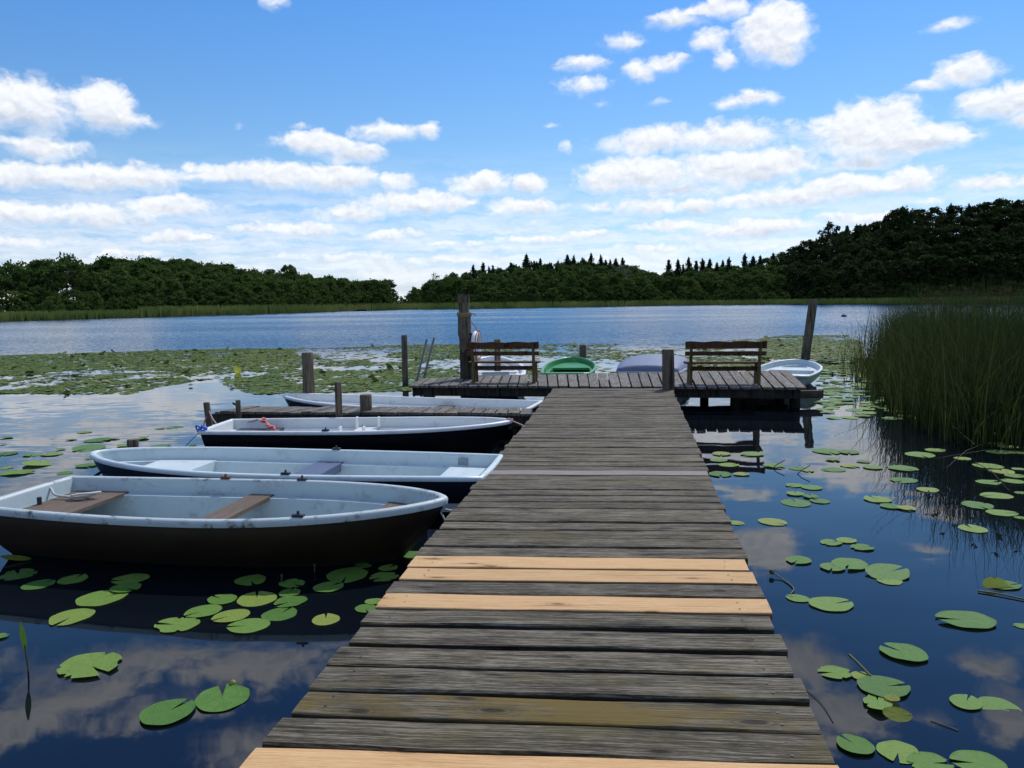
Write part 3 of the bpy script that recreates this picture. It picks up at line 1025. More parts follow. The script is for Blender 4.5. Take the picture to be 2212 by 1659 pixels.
# ------------------------------------------------------------------ benches
def bench(pl, pr, label):
    A, B = U(pl[0], pl[1], ZD), U(pr[0], pr[1], ZD)
    d = B - A
    W = d.length                       # distance between the two side frames
    root = empty("park_bench", A + Vector((0, 0, .004)), math.atan2(d.y, d.x), label, "bench", "wooden benches on the platform")
    E = .115                           # boards run past the frames
    # backrest: two boards, the upper with a wavy top edge
    def board(z0, z1, y0, y1, th, wavy=False, e=E, name="backrest_board", mat=BENCH):
        mbx = MB()
        n = 30
        vs, fs = [], []
        for i in range(n + 1):
            t = i / n
            x = -e + (W + 2 * e) * t
            zt = z1 + (.008 * math.sin(t * 2 * math.pi * 3.1 + .5) if wavy else .002 * math.sin(t * 11))
            zb = z0 + (.003 * math.sin(t * 9) if wavy else 0)
            q = 1.0
            vs += [(x, y0, zb), (x, y0 + (y1 - y0), zt), (x, y1 + th, zt), (x, y0 + th, zb)]
        for i in range(n):
            for k_ in range(4):
                k2 = (k_ + 1) % 4
                fs.append((i * 4 + k_, i * 4 + k2, i * 4 + 4 + k2, i * 4 + 4 + k_))
        fs += [(3, 2, 1, 0), (n * 4, n * 4 + 1, n * 4 + 2, n * 4 + 3)]
        mbx.add(vs, fs)
        return mbx.build(name, mat, root)
    board(.705, .845, -.085, -.113, .034, True)
    board(.570, .655, -.045, -.066, .034)
    for i in range(3):
        mbx = MB()
        mbx.box((W / 2, .10 + i * .145, .425 - .006 * i), (W + 2 * E - .02, .125, .036), 0, None, .006)
        mbx.build("seat_board", BENCH, root)
    mbx = MB()
    mbx.box((W / 2, .22, .30), (W, .032, .085), 0, None, .004)
    mbx.build("stretcher", BENCH, root)
    for x in (0.0, W):
        fr = MB()
        # rear upright leaning back, front leg, seat bearer, foot
        fr.tube([(x, .05, 0), (x, .03, .42), (x, -.035, .60), (x, -.075, .80)], [.036, .034, .030, .026], 4, True)
        fr.build("upright", BENCHL, root)
        fr = MB()
        fr.tube([(x + .002, .42, 0), (x + .002, .37, .40)], [.04, .036], 4, True)
        fr.build("leg", BENCHL, root)
        fr = MB()
        fr.box((x, .21, .375), (.055, .44, .058), 0, None, .005)
        fr.build("seat_bearer", BENCHL, root)
    return root


bench((1022, 829), (1153, 829), "dark brown bench beside the tall spliced post, its back to the walkway")
bench((1492, 832.5), (1640, 832.5), "dark brown bench on the platform in front of the open white boat")


# ------------------------------------------------------------------ boats
class Boat:
    def __init__(s, stern, bow, W, zg, label, name="rowing_boat", ts=.78, bowp=(2.3, .62), rise=.08, srise=.0, draft=.12, group="rowing boats moored at the jetty",
                 hull=HULLBLACK, inner=GREYBLUE, rim=GREYBLUE, rimw=.045, ledge=.125, floor=.06, raked=.10, strakes=0, cat="boat", rimdrop=.034):
        stern, bow = Vector((*stern, 0)), Vector((*bow, 0))
        d = bow - stern
        s.L, s.W, s.zg, s.ts, s.bp = d.length, W, zg, ts, bowp
        s.rise, s.srise, s.rimw, s.ledge, s.floor = rise, srise, rimw, ledge, floor
        s.root = empty(name, stern, math.atan2(d.y, d.x), label, cat, group)
        s.inner_mat = inner
        L = s.L
        # plan outline: starboard from stern to bow, back along port, across the transom
        N = 34
        prm = [1 - (1 - i / N) ** 1.9 for i in range(N + 1)]
        path = []
        for t in prm:
            path.append((t * L, -s.hb(t)))
        for t in prm[::-1][1:]:
            path.append((t * L, s.hb(t)))
        M_ = 6
        h0 = s.hb(0)
        for i in range(1, M_):
            path.append((-.015 * math.sin(math.pi * i / M_), h0 - 2 * h0 * i / M_))
        s.path = path
        n = len(path)
        zt = [s.z(p[0] / L) for p in path]

        def ringpts(sx0, sx1, sy, zf, off=0.0):
            out = []
            for p, z in zip(path, zt):
                t = max(0, min(1, p[0] / L))
                x = sx0 + (L - sx1 - sx0) * t
                out.append((x, p[1] * sy, zf(z, t)))
            return out

        def loft(rings, close=True, smooth=True, flip=False):
            mbx = MB()
            vs = [v for r_ in rings for v in r_]
            fs = []
            for i in range(len(rings) - 1):
                for k_ in range(n):
                    k2 = (k_ + 1) % n
                    f = (i * n + k_, i * n + k2, (i + 1) * n + k2, (i + 1) * n + k_)
                    fs.append(f[::-1] if flip else f)
            mbx.add(vs, fs, None, smooth)
            return mbx

        def cap(mbx, ringp, up):
            # bottom closed by strips between port and starboard
            b0 = len(mbx.v)
            fs = []
            for i in range(N):
                a_, b_ = i, i + 1
                c_, d_ = 2 * N - i - 1, 2 * N - i
                f = (a_, b_, c_, d_)
                fs.append(f if up else f[::-1])
            mbx.add(ringp, fs, None, True)

        # outer shell
        rings = []
        m_ = 9
        for j in range(m_ + 1):
            a = j / m_
            sy = max(.28, math.cos(a * math.pi / 2 * .86) ** .78)
            if strakes:
                fr_ = (a * strakes) % 1.0
                sy += .022 * (fr_ - .5) * (1 - a)
            bx = raked * L * (a ** 1.3)
            rings.append(ringpts(.02 + .10 * a, bx, sy, lambda z, t, a=a: (z - .02) * (1 - a) - draft * a))
        mbx = loft(rings)
        cap(mbx, rings[-1], False)
        mbx.build("hull", hull, s.root, 40)
        # inner shell: wall, side ledge, lower wall, floor
        kx, ky = rimw / L, 1 - 2 * rimw / W
        zi = lambda dz: (lambda z, t: z + dz)
        rr = [ringpts(rimw, rimw, ky, zi(-.004)), ringpts(rimw + .02, rimw + .03, ky - .03, zi(-ledge)),
              ringpts(rimw + .09, rimw + .16, ky - .155, zi(-ledge - .006)),
              ringpts(rimw + .13, rimw + .24, ky - .20, lambda z, t: floor + .06 + .02 * t),
              ringpts(rimw + .19, rimw + .38, ky - .30, lambda z, t: floor + .02 * t)]
        mbx = loft(rr, smooth=True, flip=True)
        cap(mbx, rr[-1], True)
        mbx.build("interior", inner, s.root, 28)
        # rim: rounded section swept round the outline
        prof = [(-rimw, -.012), (-rimw + .006, .006), (-rimw * .5, .014), (0.0, .013), (.017, .004), (.022, -.012), (.018, -rimdrop), (.002, -rimdrop - .004)]
        rings = []
        for off, dz in prof:
            ring_ = []
            for i, p in enumerate(path):
                ring_.append((p[0], p[1], zt[i] + dz, off))
            out = []
            for i in range(n):
                p0, p1 = path[i - 1], path[(i + 1) % n]
                tx, ty = p1[0] - p0[0], p1[1] - p0[1]
                l_ = math.hypot(tx, ty) or 1
                nx, ny = ty / l_, -tx / l_
                sy = 1.0
                x, y = path[i][0] + nx * off, path[i][1] + ny * off
                if off < 0 and y * path[i][1] < 0:
                    y = 0
                out.append((x, y, zt[i] + dz))
            rings.append(out)
        loft(rings).build("gunwale", rim, s.root, 60)

    def hb(s, t):
        if t < .5:
            u = t / .5
            f = s.ts + (1 - s.ts) * math.sin(math.pi / 2 * u) ** .9
        else:
            u = (t - .5) / .5
            f = max(0.0, 1 - u ** s.bp[0]) ** s.bp[1]
        return s.W / 2 * f

    def z(s, t):
        t = max(0, min(1, t))
        return s.zg + s.rise * max(0, (t - .4) / .6) ** 2 + s.srise * max(0, (.4 - t) / .4) ** 2

    def seat(s, x0, x1, name, mat, dz=None, th=.035, inset=.075, pid=.3):
        """board across the boat that follows the sides"""
        dz = -s.ledge + .012 if dz is None else dz
        mbx = MB()
        mbx.cur = pid
        n = 10
        vs, fs, uv = [], [], []
        for i in range(n + 1):
            x = x0 + (x1 - x0) * i / n
            h = max(.02, s.hb(min(1, x / s.L + .0)) - s.rimw - inset * .5)
            z = s.z(x / s.L) + dz
            vs += [(x, -h, z), (x, h, z), (x, h, z - th), (x, -h, z - th)]
        q = lambda i, k: (vs[i * 4 + k][1], vs[i * 4 + k][0] + (.1 if k > 1 else 0))
        for i in range(n):
            for k_ in range(4):
                k2 = (k_ + 1) % 4
                f = (i * 4 + k_, i * 4 + 4 + k_, i * 4 + 4 + k2, i * 4 + k2)
                fs.append(f)
                uv.append([q(j // 4, j % 4) for j in f])
        for f in ((0, 1, 2, 3), (n * 4 + 3, n * 4 + 2, n * 4 + 1, n * 4)):
            fs.append(f)
            uv.append([(vs[j][1], vs[j][2]) for j in f])
        mbx.add(vs, fs, uv)
        return mbx.build(name, mat, s.root)

    def part_box(s, name, mat, c, size, rz=0, bev=.004, tilt=None):
        mbx = MB()
        mbx.box(c, size, rz, tilt, bev)
        return mbx.build(name, mat, s.root)

    def well(s, x0, x1, name, mat, dz=0):
        """moulded box seat: solid from the ledge down to the floor"""
        return s.seat(x0, x1, name, mat, -s.ledge + .006 + dz, s.zg - s.ledge - s.floor - .02, .10)

    def oarlock(s, t, side_, mat=DARKIRON):
        x, y, z = t * s.L, side_ * (s.hb(t) - s.rimw * .4), s.z(t) + .014
        mbx = MB()
        mbx.box((x, y, z + .01), (.09, .045, .022), 0, None, .004)
        mbx.tube([(x, y, z), (x, y, z + .045)], .011, 8)
        mbx.build("oarlock_socket", mat, s.root)


def xy(px, py, z):
    p = U(px, py, z)
    return (p.x, p.y)


def mid(a, b, t=.5):
    return tuple(a[i] + (b[i] - a[i]) * t for i in range(2))


# 1: nearest boat, dark brown outside, pale blue-grey inside
bt1 = Boat((-4.32, 7.06), xy(962, 1079, .50), 1.42, .45, "nearest rowing boat, dark brown hull, worn pale blue inside, wooden seats",
           ts=.80, rise=.06, srise=.02, hull=HULLBROWN, inner=GREYBLUE, rim=RIM1, bowp=(2.2, .68), strakes=3, raked=.13, rimdrop=.045, rimw=.05)
bt1.seat(.10, .60, "stern_seat", SEATW, None, .03, .05, .37)
bt1.seat(1.80, 2.03, "thwart", SEATW, None, .038, .05, .61)
bt1.seat(3.22, 3.50, "bow_seat", SEATW, None, .03, .09, .83)
for t_, sd_ in ((.40, 1), (.60, 1), (.74, -1)):
    bt1.oarlock(t_, sd_, RUST if t_ < .5 else DARKIRON)
mb = MB()
mb.tube([(.14, -.02, .35), (.14, -.02, .42)], .02, 8)
mb.build("cleat", DARKIRON, bt1.root)

# 2: navy hull, bow outwards, slate-blue thwart
bt2 = Boat((-.21, 8.03), xy(203, 978, .5), 1.36, .44, "rowing boat with navy hull, pale inside and slate-blue seat, bow pointing away from the walkway",
           ts=.82, rise=.07, hull=HULLNAVY, inner=WHITEBLUE, rim=WHITEBLUE)
bt2.seat(1.80, 2.10, "thwart", BLUESEAT, None, .09, .05)
bt2.well(.10, .55, "stern_seat", WHITEBLUE)
bt2.well(3.25, 3.85, "bow_seat", WHITEBLUE)
bt2.part_box("sticker", simple("grey_sticker", (.25, .29, .32), .5, .4, .3, 40), (.42, -bt2.hb(.1) + bt2.rimw + .020, .37), (.11, .006, .075), R(-3.5))
for t_, sd_ in ((.43, 1), (.43, -1)):
    bt2.oarlock(t_, sd_)

# 3: black hull, transom outwards
bt3 = Boat(mid(xy(421, 936, .45), xy(507, 904, .45)), xy(1103, 908, .5), 1.25, .45, "rowing boat with black hull, white inside and red rope on the stern",
           ts=.86, rise=.05, hull=HULLBLACK, inner=WHITE, rim=WHITE)
bt3.seat(.16, .78, "stern_pad", DARKPAD, None, .04, .10)
bt3.seat(1.85, 2.14, "thwart", WHITE, None, .035, .05)
for y in (-.44, .44):
    for x in (1.84, 2.15):
        bt3.part_box("knee", WHITE, (x, y, .42), (.02, .12, .15))
for t_ in (.42,):
    bt3.oarlock(t_, -1)

# 4: white boat behind the side jetty
bt4 = Boat((.34, 13.05), xy(615, 857, .46), 1.40, .40, "white rowing boat behind the side jetty, bow pointing away from the walkway",
           ts=.86, rise=.10, hull=HULLNAVY, inner=WHITE, rim=WHITE)
bt4.seat(1.55, 1.85, "thwart", SEATW, None, .04, .05)
bt4.well(.10, .5, "stern_seat", WHITE)

# 5: white boat behind the left bench, bow outwards
bt5 = Boat((-.42, 18.45), (-.56, 22.5), 1.62, .42, "white boat behind the bench by the tall spliced post", ts=.86, rise=.16, hull=HULLNAVY, inner=CREAM, rim=WHITE, rimw=.09)
bt5.seat(2.0, 2.3, "thwart", CREAM, None, .04, .05)
bt5.well(.12, .55, "stern_seat", WHITE)
bt5.part_box("rim_locker", CREAM, (.05, -.05, .45), (.14, .62, .09))

# 6: green boat
bt6 = Boat((1.22, 18.3), (1.66, 21.9), 1.30, .45, "bright green rowing boat behind the platform between the two benches", ts=.82, rise=.12, bowp=(2.6, .6), hull=GREENB, inner=GREENB, rim=GREENB)
bt6.seat(2.55, 3.35, "bow_seat", GREENB, None, .05, .06)
bt6.seat(1.3, 1.6, "thwart", GREENB, None, .04, .05)

# 7: boat under a blue-grey cover
bt7 = Boat((3.15, 18.75), (4.2, 22.6), 1.72, .42, "boat under a taut blue-grey cover behind the corner post", ts=.84, rise=.06, hull=HULLNAVY, inner=GREYBLUE, rim=GREYBLUE)
cv = MB()
n_ = len(bt7.path)
vs, fs = [], []
for j in range(7):
    a = j / 6
    for p in bt7.path:
        t = max(0, min(1, p[0] / bt7.L))
        rid = .26 * math.sin(math.pi * min(1, .12 + t * .92)) ** .6
        sy = math.cos(a * math.pi / 2)
        e = 1.03 if j == 0 else 1.0
        x = bt7.L / 2 + (p[0] - bt7.L / 2) * (1.01 - .06 * a)
        vs.append((x, p[1] * sy * e + (.015 * math.sin(p[0] * 9 + j) if 0 < j < 6 else 0), bt7.z(t) + (.02 if j else -.05) + rid * math.sin(a * math.pi / 2) ** .9))
for j in range(6):
    for k_ in range(n_):
        k2 = (k_ + 1) % n_
        fs.append((j * n_ + k_, j * n_ + k2, (j + 1) * n_ + k2, (j + 1) * n_ + k_))
cv.add(vs, fs, None, True)
cv.build("boat_cover", TARP, bt7.root)

# 8: open white boat at the right end of the platform
bt8 = Boat((5.98, 18.1), (7.45, 21.15), 1.5, .36, "open white rowing boat at the platform's end below the leaning post", ts=.84, rise=.12, bowp=(2.6, .6), hull=WHITE, inner=WHITEBLUE, rim=WHITE)
bt8.well(2.45, 2.9, "bow_seat", WHITEBLUE)
bt8.seat(1.4, 1.7, "thwart", WHITEBLUE, None, .04, .05)

# small dark boat far out, and a round float
p = U(780, 672, 0)
bt9 = Boat((p.x - 1.6, p.y), (p.x + 1.6, p.y + .6), 1.3, .42, "tiny dark boat far out on the lake near the reedy shore", hull=HULLBLACK, inner=HULLBROWN, rim=HULLBLACK, group=None)
bt9.seat(1.3, 1.7, "thwart", SEATW)
p = U(1823, 684, 0)
mb = MB()
mb.tube([(0, 0, -.25), (0, 0, -.2), (0, 0, -.08), (0, 0, .1), (0, 0, .22), (0, 0, .27), (0, 0, .36)], [.05, .2, .29, .29, .18, .06, .04], 14)
o = mb.build("mooring_float", simple("navy_float", (.012, .016, .05), .4, .4, .1, 5), None, 50)
o.location = p
tag(o, "small dark blue float out on open water beside the leaning post", "float")


# ------------------------------------------------------------------ ropes
def rope(pts, rad, mat, label, name="rope", group=None, sub=6, origin=None):
    """smooth curve through the points"""
    P = [Vector(p) for p in pts]
    out = []
    for i in range(len(P) - 1):
        p0, p1, p2, p3 = P[max(i - 1, 0)], P[i], P[i + 1], P[min(i + 2, len(P) - 1)]
        for k_ in range(sub):
            t = k_ / sub
            out.append(.5 * ((2 * p1) + (p2 - p0) * t + (2 * p0 - 5 * p1 + 4 * p2 - p3) * t * t + (3 * p1 - p0 - 3 * p2 + p3) * t ** 3))
    out.append(P[-1])
    o0 = P[0].copy()
    mbx = MB()
    mbx.tube([q - o0 for q in out], rad, 6)
    o = mbx.build(name, mat)
    o.location = o0
    return tag(o, label, "rope", group)


def bw(bt, x, y, z):
    """point of a boat in world space"""
    bpy.context.view_layer.update()
    return bt.root.matrix_world @ Vector((x, y, z))


r = random.Random(8)
# white painter lying on the near boat's stern seat
zs = .30
pts = [bw(bt1, -.03, .25, .47), bw(bt1, .06, .22, .44), bw(bt1, .16, .18, .385)]
for i in range(13):
    a = i * 1.25
    pts.append(bw(bt1, .34 + .09 * math.cos(a) + i * .008, .22 + .07 * math.sin(a * 1.15), .372 + .003 * i))
rope(pts, .011, ROPEW, "white mooring rope coiled on the wooden stern seat of the nearest boat")
rope([bw(bt1, bt1.L - .03, -.03, .40), bw(bt1, bt1.L + .02, -.06, .30), bw(bt1, bt1.L - .01, -.1, .2), bw(bt1, bt1.L, -.12, .12)], .008, ROPEW, "thin pale cord hanging from the nearest boat's bow", "cord")
e1 = on(L0, L1, bw(bt1, bt1.L, 0, 0).y + .12)
rope([bw(bt1, bt1.L - .01, .0, .42), bw(bt1, bt1.L + .15, .05, .38), (e1.x + .0, e1.y, ZD - .03)], .008, ROPEW, "thin pale line from the nearest boat's bow to the walkway", "cord")
# red rope bundle on boat 3
pts = [bw(bt3, .50, .44, .47)]
for i in range(26):
    a = i * 1.9
    pts.append(bw(bt3, .50 + .012 * i + .035 * math.cos(a), .42 - .012 * i + .05 * math.sin(a * 1.3), .47 - .006 * i + .022 * math.sin(a * .9)))
rope(pts, .014, ROPER, "tangled faded red rope heaped on the black boat's stern", sub=5)
pt = UD(450, 884, 11.75)
rope([pt, pt + Vector((.12, -.12, -.16)), pt + Vector((.3, -.2, -.25)), bw(bt3, .4, .5, .46)], .012, ROPEP, "pinkish line from the side jetty's end post to the black boat")
pt = UD(446, 900, 11.68)
rope([pt, pt + Vector((-.02, -.06, -.12)), pt + Vector((.05, -.12, -.22)), pt + Vector((.12, -.2, -.3))], .011, ROPER, "short red rope end hanging on the side jetty's end post")
q = bw(bt3, .02, -.50, .47)
pts = [q + Vector((r.uniform(-.07, .07), r.uniform(-.05, .05), r.uniform(-.03, .06))) for _ in range(16)]
rope(pts, .011, ROPEB, "bright blue rope knotted on the black boat's outer stern corner", sub=4)
rope([q, q + Vector((-.22, -.22, -.26)), q + Vector((-.42, -.42, -.47))], .006, ROPEB, "thin blue line running from the stern corner into the water", "cord")
q = bw(bt3, bt3.L - .02, 0, .49)
pts = [q + Vector((r.uniform(-.05, .05), r.uniform(-.05, .05), r.uniform(-.03, .05))) for _ in range(12)] + [q + Vector((.06, -.05, .0)), q + Vector((.25, -.1, -.08)), q + Vector((.34, -.2, -.10))]
rope(pts, .010, ROPEP, "pinkish rope knotted on the black boat's bow beside the walkway", sub=4)
q = bw(bt2, bt2.L - .06, .0, .28)
rope([q, q + Vector((-.12, -.2, -.10)), q + Vector((-.26, -.42, -.24)), q + Vector((-.36, -.6, -.30))], .016, ROPEK, "black mooring line at the bow with the slate-blue-seated boat")
q = bw(bt4, bt4.L - .15, .02, .30)
rope([q, q + Vector((-.25, -.35, -.03)), q + Vector((-.55, -.7, .03)), q + Vector((-.75, -.85, .17))], .018, simple("navy_rope", (.015, .03, .07), .8, .2, .3, 50), "dark blue mooring line from the far white boat to the side jetty")
#PART3
# ------------------------------------------------------------------ far shores: woods
NPR = np.random.RandomState(5)


def quads(cent, size, nrm_bias, rs, aspect=1.5, droop=0.0):
    """leaf-spray quads at the given centres: (n,4,3) corners"""
    n = len(cent)
    nr = rs.normal(size=(n, 3)) * .9 + nrm_bias
    nr /= np.linalg.norm(nr, axis=1)[:, None] + 1e-9
    a = rs.normal(size=(n, 3))
    a -= nr * (a * nr).sum(1)[:, None]
    a /= np.linalg.norm(a, axis=1)[:, None] + 1e-9
    bb = np.cross(nr, a)
    s = (size * rs.uniform(.6, 1.35, n))[:, None]
    u, v = a * s * aspect, bb * s
    j = lambda: rs.uniform(.55, 1.2, (n, 1))
    return np.stack([cent - u * j() - v * .4 * j(), cent + u * .3 * j() - v * j(), cent + u * j() + v * .3 * j(), cent - u * .2 * j() + v * j()], 1)


def crown_mesh(name, mat, seed, nclump, nleaf, leaf, low=.12, spread=1.0, gap=.0, shape='round'):
    """crown of unit height (z 0..1) and unit width, made of leaf sprays gathered in clumps"""
    rs = np.random.RandomState(seed)
    cs, pid = [], []
    allq = []
    for i in range(nclump):
        z = low + (1 - low) * ((i + rs.rand()) / nclump) ** .85
        if shape == 'round':
            prof = math.sin(math.pi * min(.97, (z - low * .6) / (1.06 - low * .6)) ** .75) ** .55
        elif shape == 'tall':
            prof = math.sin(math.pi * (z * .82 + .12)) ** .8
        else:
            prof = 1.0
        rad = .5 * prof * spread
        an = rs.rand() * 2 * math.pi
        rr = rad * rs.uniform(.35, .92)
        c = np.array([math.cos(an) * rr, math.sin(an) * rr, z])
        cr = rs.uniform(.075, .15) * (1.15 - .35 * z)
        d = rs.normal(size=(nleaf, 3))
        d /= np.linalg.norm(d, axis=1)[:, None]
        d[:, 2] = np.where(d[:, 2] < -.3, d[:, 2] * .4, d[:, 2])
        rsc = cr * rs.uniform(.45, 1.08, nleaf)[:, None]
        p = c + d * rsc * np.array([1.2, 1.2, .8])
        allq.append(quads(p, np.full(nleaf, leaf), d * .8 + np.array([0, 0, .35]), rs))
        pid.append(np.clip(rs.rand() * .7 + rs.rand(nleaf) * .3, 0, 1))
    q = np.concatenate(allq)
    n = len(q)
    return np_mesh(name, q.reshape(-1, 3), np.arange(n * 4).reshape(n, 4), mat, np.concatenate(pid))


def spruce_mesh(name, mat, seed, layers=17, per=11, leaf=.05):
    rs = np.random.RandomState(seed)
    allq, pid = [], []
    for i in range(layers):
        z = .10 + .90 * i / layers
        rad = .5 * (1 - z) ** .72 * rs.uniform(.75, 1.12) + .012
        k = max(5, int(per * (1 - z * .5)))
        for j in range(k):
            an = 2 * math.pi * (j + rs.rand()) / k
            L = rad * rs.uniform(.72, 1.15)
            m = max(3, int(9 * L / .5) + 3)
            t = (np.arange(m) + rs.rand(m)) / m
            dr = -.10 * L * 2
            p = np.stack([np.cos(an) * L * t, np.sin(an) * L * t, z + dr * t + .06 * L * t * t], 1)
            p += rs.normal(size=p.shape) * np.array([.012, .012, .006])
            nb = np.tile(np.array([math.cos(an) * .4, math.sin(an) * .4, 1.0]), (m, 1))
            allq.append(quads(p, leaf * (1.1 - .5 * t), nb, rs, 1.5))
            pid.append(np.full(m, rs.rand()))
    p = np.stack([np.zeros(8), np.zeros(8), np.linspace(.9, 1.0, 8)], 1)
    allq.append(quads(p, np.full(8, .018), np.tile(np.array([1., 0, .2]), (8, 1)), rs, 1.6))
    pid.append(np.full(8, .4))
    q = np.concatenate(allq)
    n = len(q)
    return np_mesh(name, q.reshape(-1, 3), np.arange(n * 4).reshape(n, 4), mat, np.concatenate(pid))


def trunk_mesh(name, mat, seed, top=.85, rad=.02, limbs=7, reach=.32):
    rs = random.Random(seed)
    mb = MB()
    pts = [(0, 0, -.06), (0, 0, 0), (.01, 0, .25), (rs.uniform(-.02, .02), rs.uniform(-.02, .02), top * .6), (rs.uniform(-.03, .03), 0, top)]
    mb.tube(pts, [rad * 1.5, rad * 1.2, rad, rad * .7, rad * .2], 7)
    for i in range(limbs):
        z = rs.uniform(.28, top * .9)
        a = rs.uniform(0, 6.28)
        l = rs.uniform(.5, 1.0) * reach * (1.15 - z * .7)
        mb.tube([(0, 0, z), (math.cos(a) * l * .5, math.sin(a) * l * .5, z + l * .35), (math.cos(a) * l, math.sin(a) * l, z + l * .75)], [rad * .5, rad * .35, rad * .12], 5)
    return mb.mesh(name, mat)


broad = []
for i in range(6):
    broad.append((crown_mesh("crown", BROAD, 20 + i, 64, 44, .024, .06), trunk_mesh("trunk", BARK, 40 + i)))
tallb = []
for i in range(3):
    tallb.append((crown_mesh("crown", BROAD, 60 + i, 50, 42, .022, .22, .9, 0, 'tall'), trunk_mesh("trunk", BARK, 70 + i, .92, .016)))
airy = []
for i in range(3):
    airy.append((crown_mesh("crown", BROAD, 80 + i, 22, 30, .026, .34, 1.0), trunk_mesh("trunk", BARK, 90 + i, .93, .018, 13, .42)))
high = []
for i in range(3):
    high.append((crown_mesh("crown", BROAD, 180 + i, 24, 40, .024, .52, 1.0), trunk_mesh("trunk", BARK, 190 + i, .93, .016, 12, .42)))
bushes = []
for i in range(3):
    bushes.append((crown_mesh("crown", BROAD, 100 + i, 46, 44, .027, .0, 1.1), trunk_mesh("trunk", BARK, 110 + i, .6, .02)))
def shaded_copies(kinds):  # same crowns in the leaf colour with the hill's shade painted in
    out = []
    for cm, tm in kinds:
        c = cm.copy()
        c.materials[0] = BROAD_SHADED
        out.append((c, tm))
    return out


spruces = [(spruce_mesh("crown", CONIF, 120 + i), trunk_mesh("trunk", BARK, 130 + i, .97, .014, 0)) for i in range(3)]
broadd, tallbd, bushesd, airyd = shaded_copies(broad), shaded_copies(tallb), shaded_copies(bushes), shaded_copies(airy)
bare = (crown_mesh("crown", BROAD, 141, 9, 12, .022, .35, .9), trunk_mesh("trunk", PALEBARK, 142, .98, .012, 26, .5))


def tree(kind, loc, h, w, rz, name, label, group):
    cm, tm = kind
    root = empty(name, loc, 0, label, "tree", group)
    c = link("crown", cm, root)
    c.scale = (w, w, h)
    c.rotation_euler = (0, 0, rz)
    t = link("trunk", tm, root)
    t.scale = (h, h, h)
    t.rotation_euler = (0, 0, rz)
    return root


def interp(pts, x):
    if x <= pts[0][0]:
        return pts[0][1]
    for (x0, y0), (x1, y1) in zip(pts, pts[1:]):
        if x <= x1:
            return y0 + (y1 - y0) * (x - x0) / (x1 - x0)
    return pts[-1][1]


# water's edge and tree skyline, as directions in the 2212 x 1659 view
SHORE = [(-500, 712), (-200, 701), (0, 694.6), (442, 681), (516, 679.6), (776, 670.5), (850, 669.3), (958, 667.8), (1327, 661.8), (1438, 660), (1696, 657.3), (1917, 655.8), (2212, 652.5), (2600, 648)]
SKY = [(-500, 590), (0, 576), (40, 570), (80, 592), (100, 566), (150, 556), (200, 570), (250, 560), (330, 557), (400, 562), (450, 566), (500, 574), (560, 584), (627, 590), (700, 598), (760, 606), (800, 602), (838, 608), (853, 627), (858, 652)]
SKY2 = [(880, 655), (888, 625), (911, 622), (936, 602), (962, 601), (989, 590), (1024, 580), (1088, 568), (1138, 561), (1226, 557), (1298, 556), (1338, 560), (1368, 568), (1434, 582), (1500, 576), (1572, 566), (1647, 556), (1700, 538), (1741, 524), (1781, 512), (1845, 494), (1887, 484), (1906, 468), (1950, 450), (2060, 446), (2160, 433), (2212, 428), (2500, 415)]


def shore(px):
    P = U(px, interp(SHORE, px), 0)
    return P


def depth_limit(px):
    return shore(px).y


grid_rows = [0.0, 8, 22, 40, 62, 95]


def base_z(px, off):
    """height of the wooded ground behind the shore"""
    sk = SKY if px < 869 else SKY2
    D = depth_limit(px) + 95
    top = UD(px, interp(sk, px), D).z
    hill = max(0.0, top - 13.5)
    t = max(0.0, (off - 10) / 85.0)
    return .35 * min(1, off / 6.0) + hill * min(1.1, t) ** 1.1


# ground of both shores
xs = list(range(-700, 2801, 25))
gv, gf = [], []
offs = [-1.5, 0, 8, 22, 40, 62, 95, 130, 260]
for px in xs:
    P = shore(px)
    dr = Vector((P.x, P.y, 0)).normalized()
    for o_ in offs:
        q = P + dr * o_
        z = -.6 if o_ < 0 else (base_z(px, min(o_, 95)) if o_ <= 95 else base_z(px, 95) * (1 - (o_ - 95) / 165.0) + .3)
        gv.append((q.x, q.y, z))
no = len(offs)
for i in range(len(xs) - 1):
    for j in range(no - 1):
        gf.append((i * no + j, (i + 1) * no + j, (i + 1) * no + j + 1, i * no + j + 1))
gm = MB()
gm.add(gv, gf, None, True)
tag(gm.build("hills", GROUND), kind="structure")
# distant low land seen through the gap between the woods
gm = MB()
pts = []
for i in range(41):
    a = -1.2 + 2.4 * i / 40
    pts += [(math.sin(a) * 1500, math.cos(a) * 1500, -2), (math.sin(a) * 1500, math.cos(a) * 1500, 4 + 3 * math.sin(i * 1.7)), (math.sin(a) * 1900, math.cos(a) * 1900, 8)]
gm.add(pts, [(i * 3 + k, i * 3 + 3 + k, i * 3 + 4 + k, i * 3 + 1 + k) for i in range(40) for k in (0, 1)], None, True)
m_, b_ = material("far_meadow")
n_ = b_.noise(b_.n('ShaderNodeTexCoord').outputs['Object'], .02, 4, .6)
finish(b_, b_.mix(n_, (.16, .19, .08), (.30, .28, .13)), .9, None, .1)
tag(gm.build("terrain", m_), kind="structure")

GL, GC, GR = "trees of the wood on the left shore", "trees of the wood across the lake", "trees of the dark wooded hill"
LBL = {GL: "leafy green tree in the wood on the left shore", GC: "leafy green tree in the wood across the lake", GR: "dark leafy tree on the steep wooded hill"}
LBLB = {GL: "low bushy tree at the reedy foot of the left wood", GC: "low bushy tree at the reedy foot of the wood across the lake", GR: "low dark bushy tree at the foot of the wooded hill"}
rt = random.Random(77)


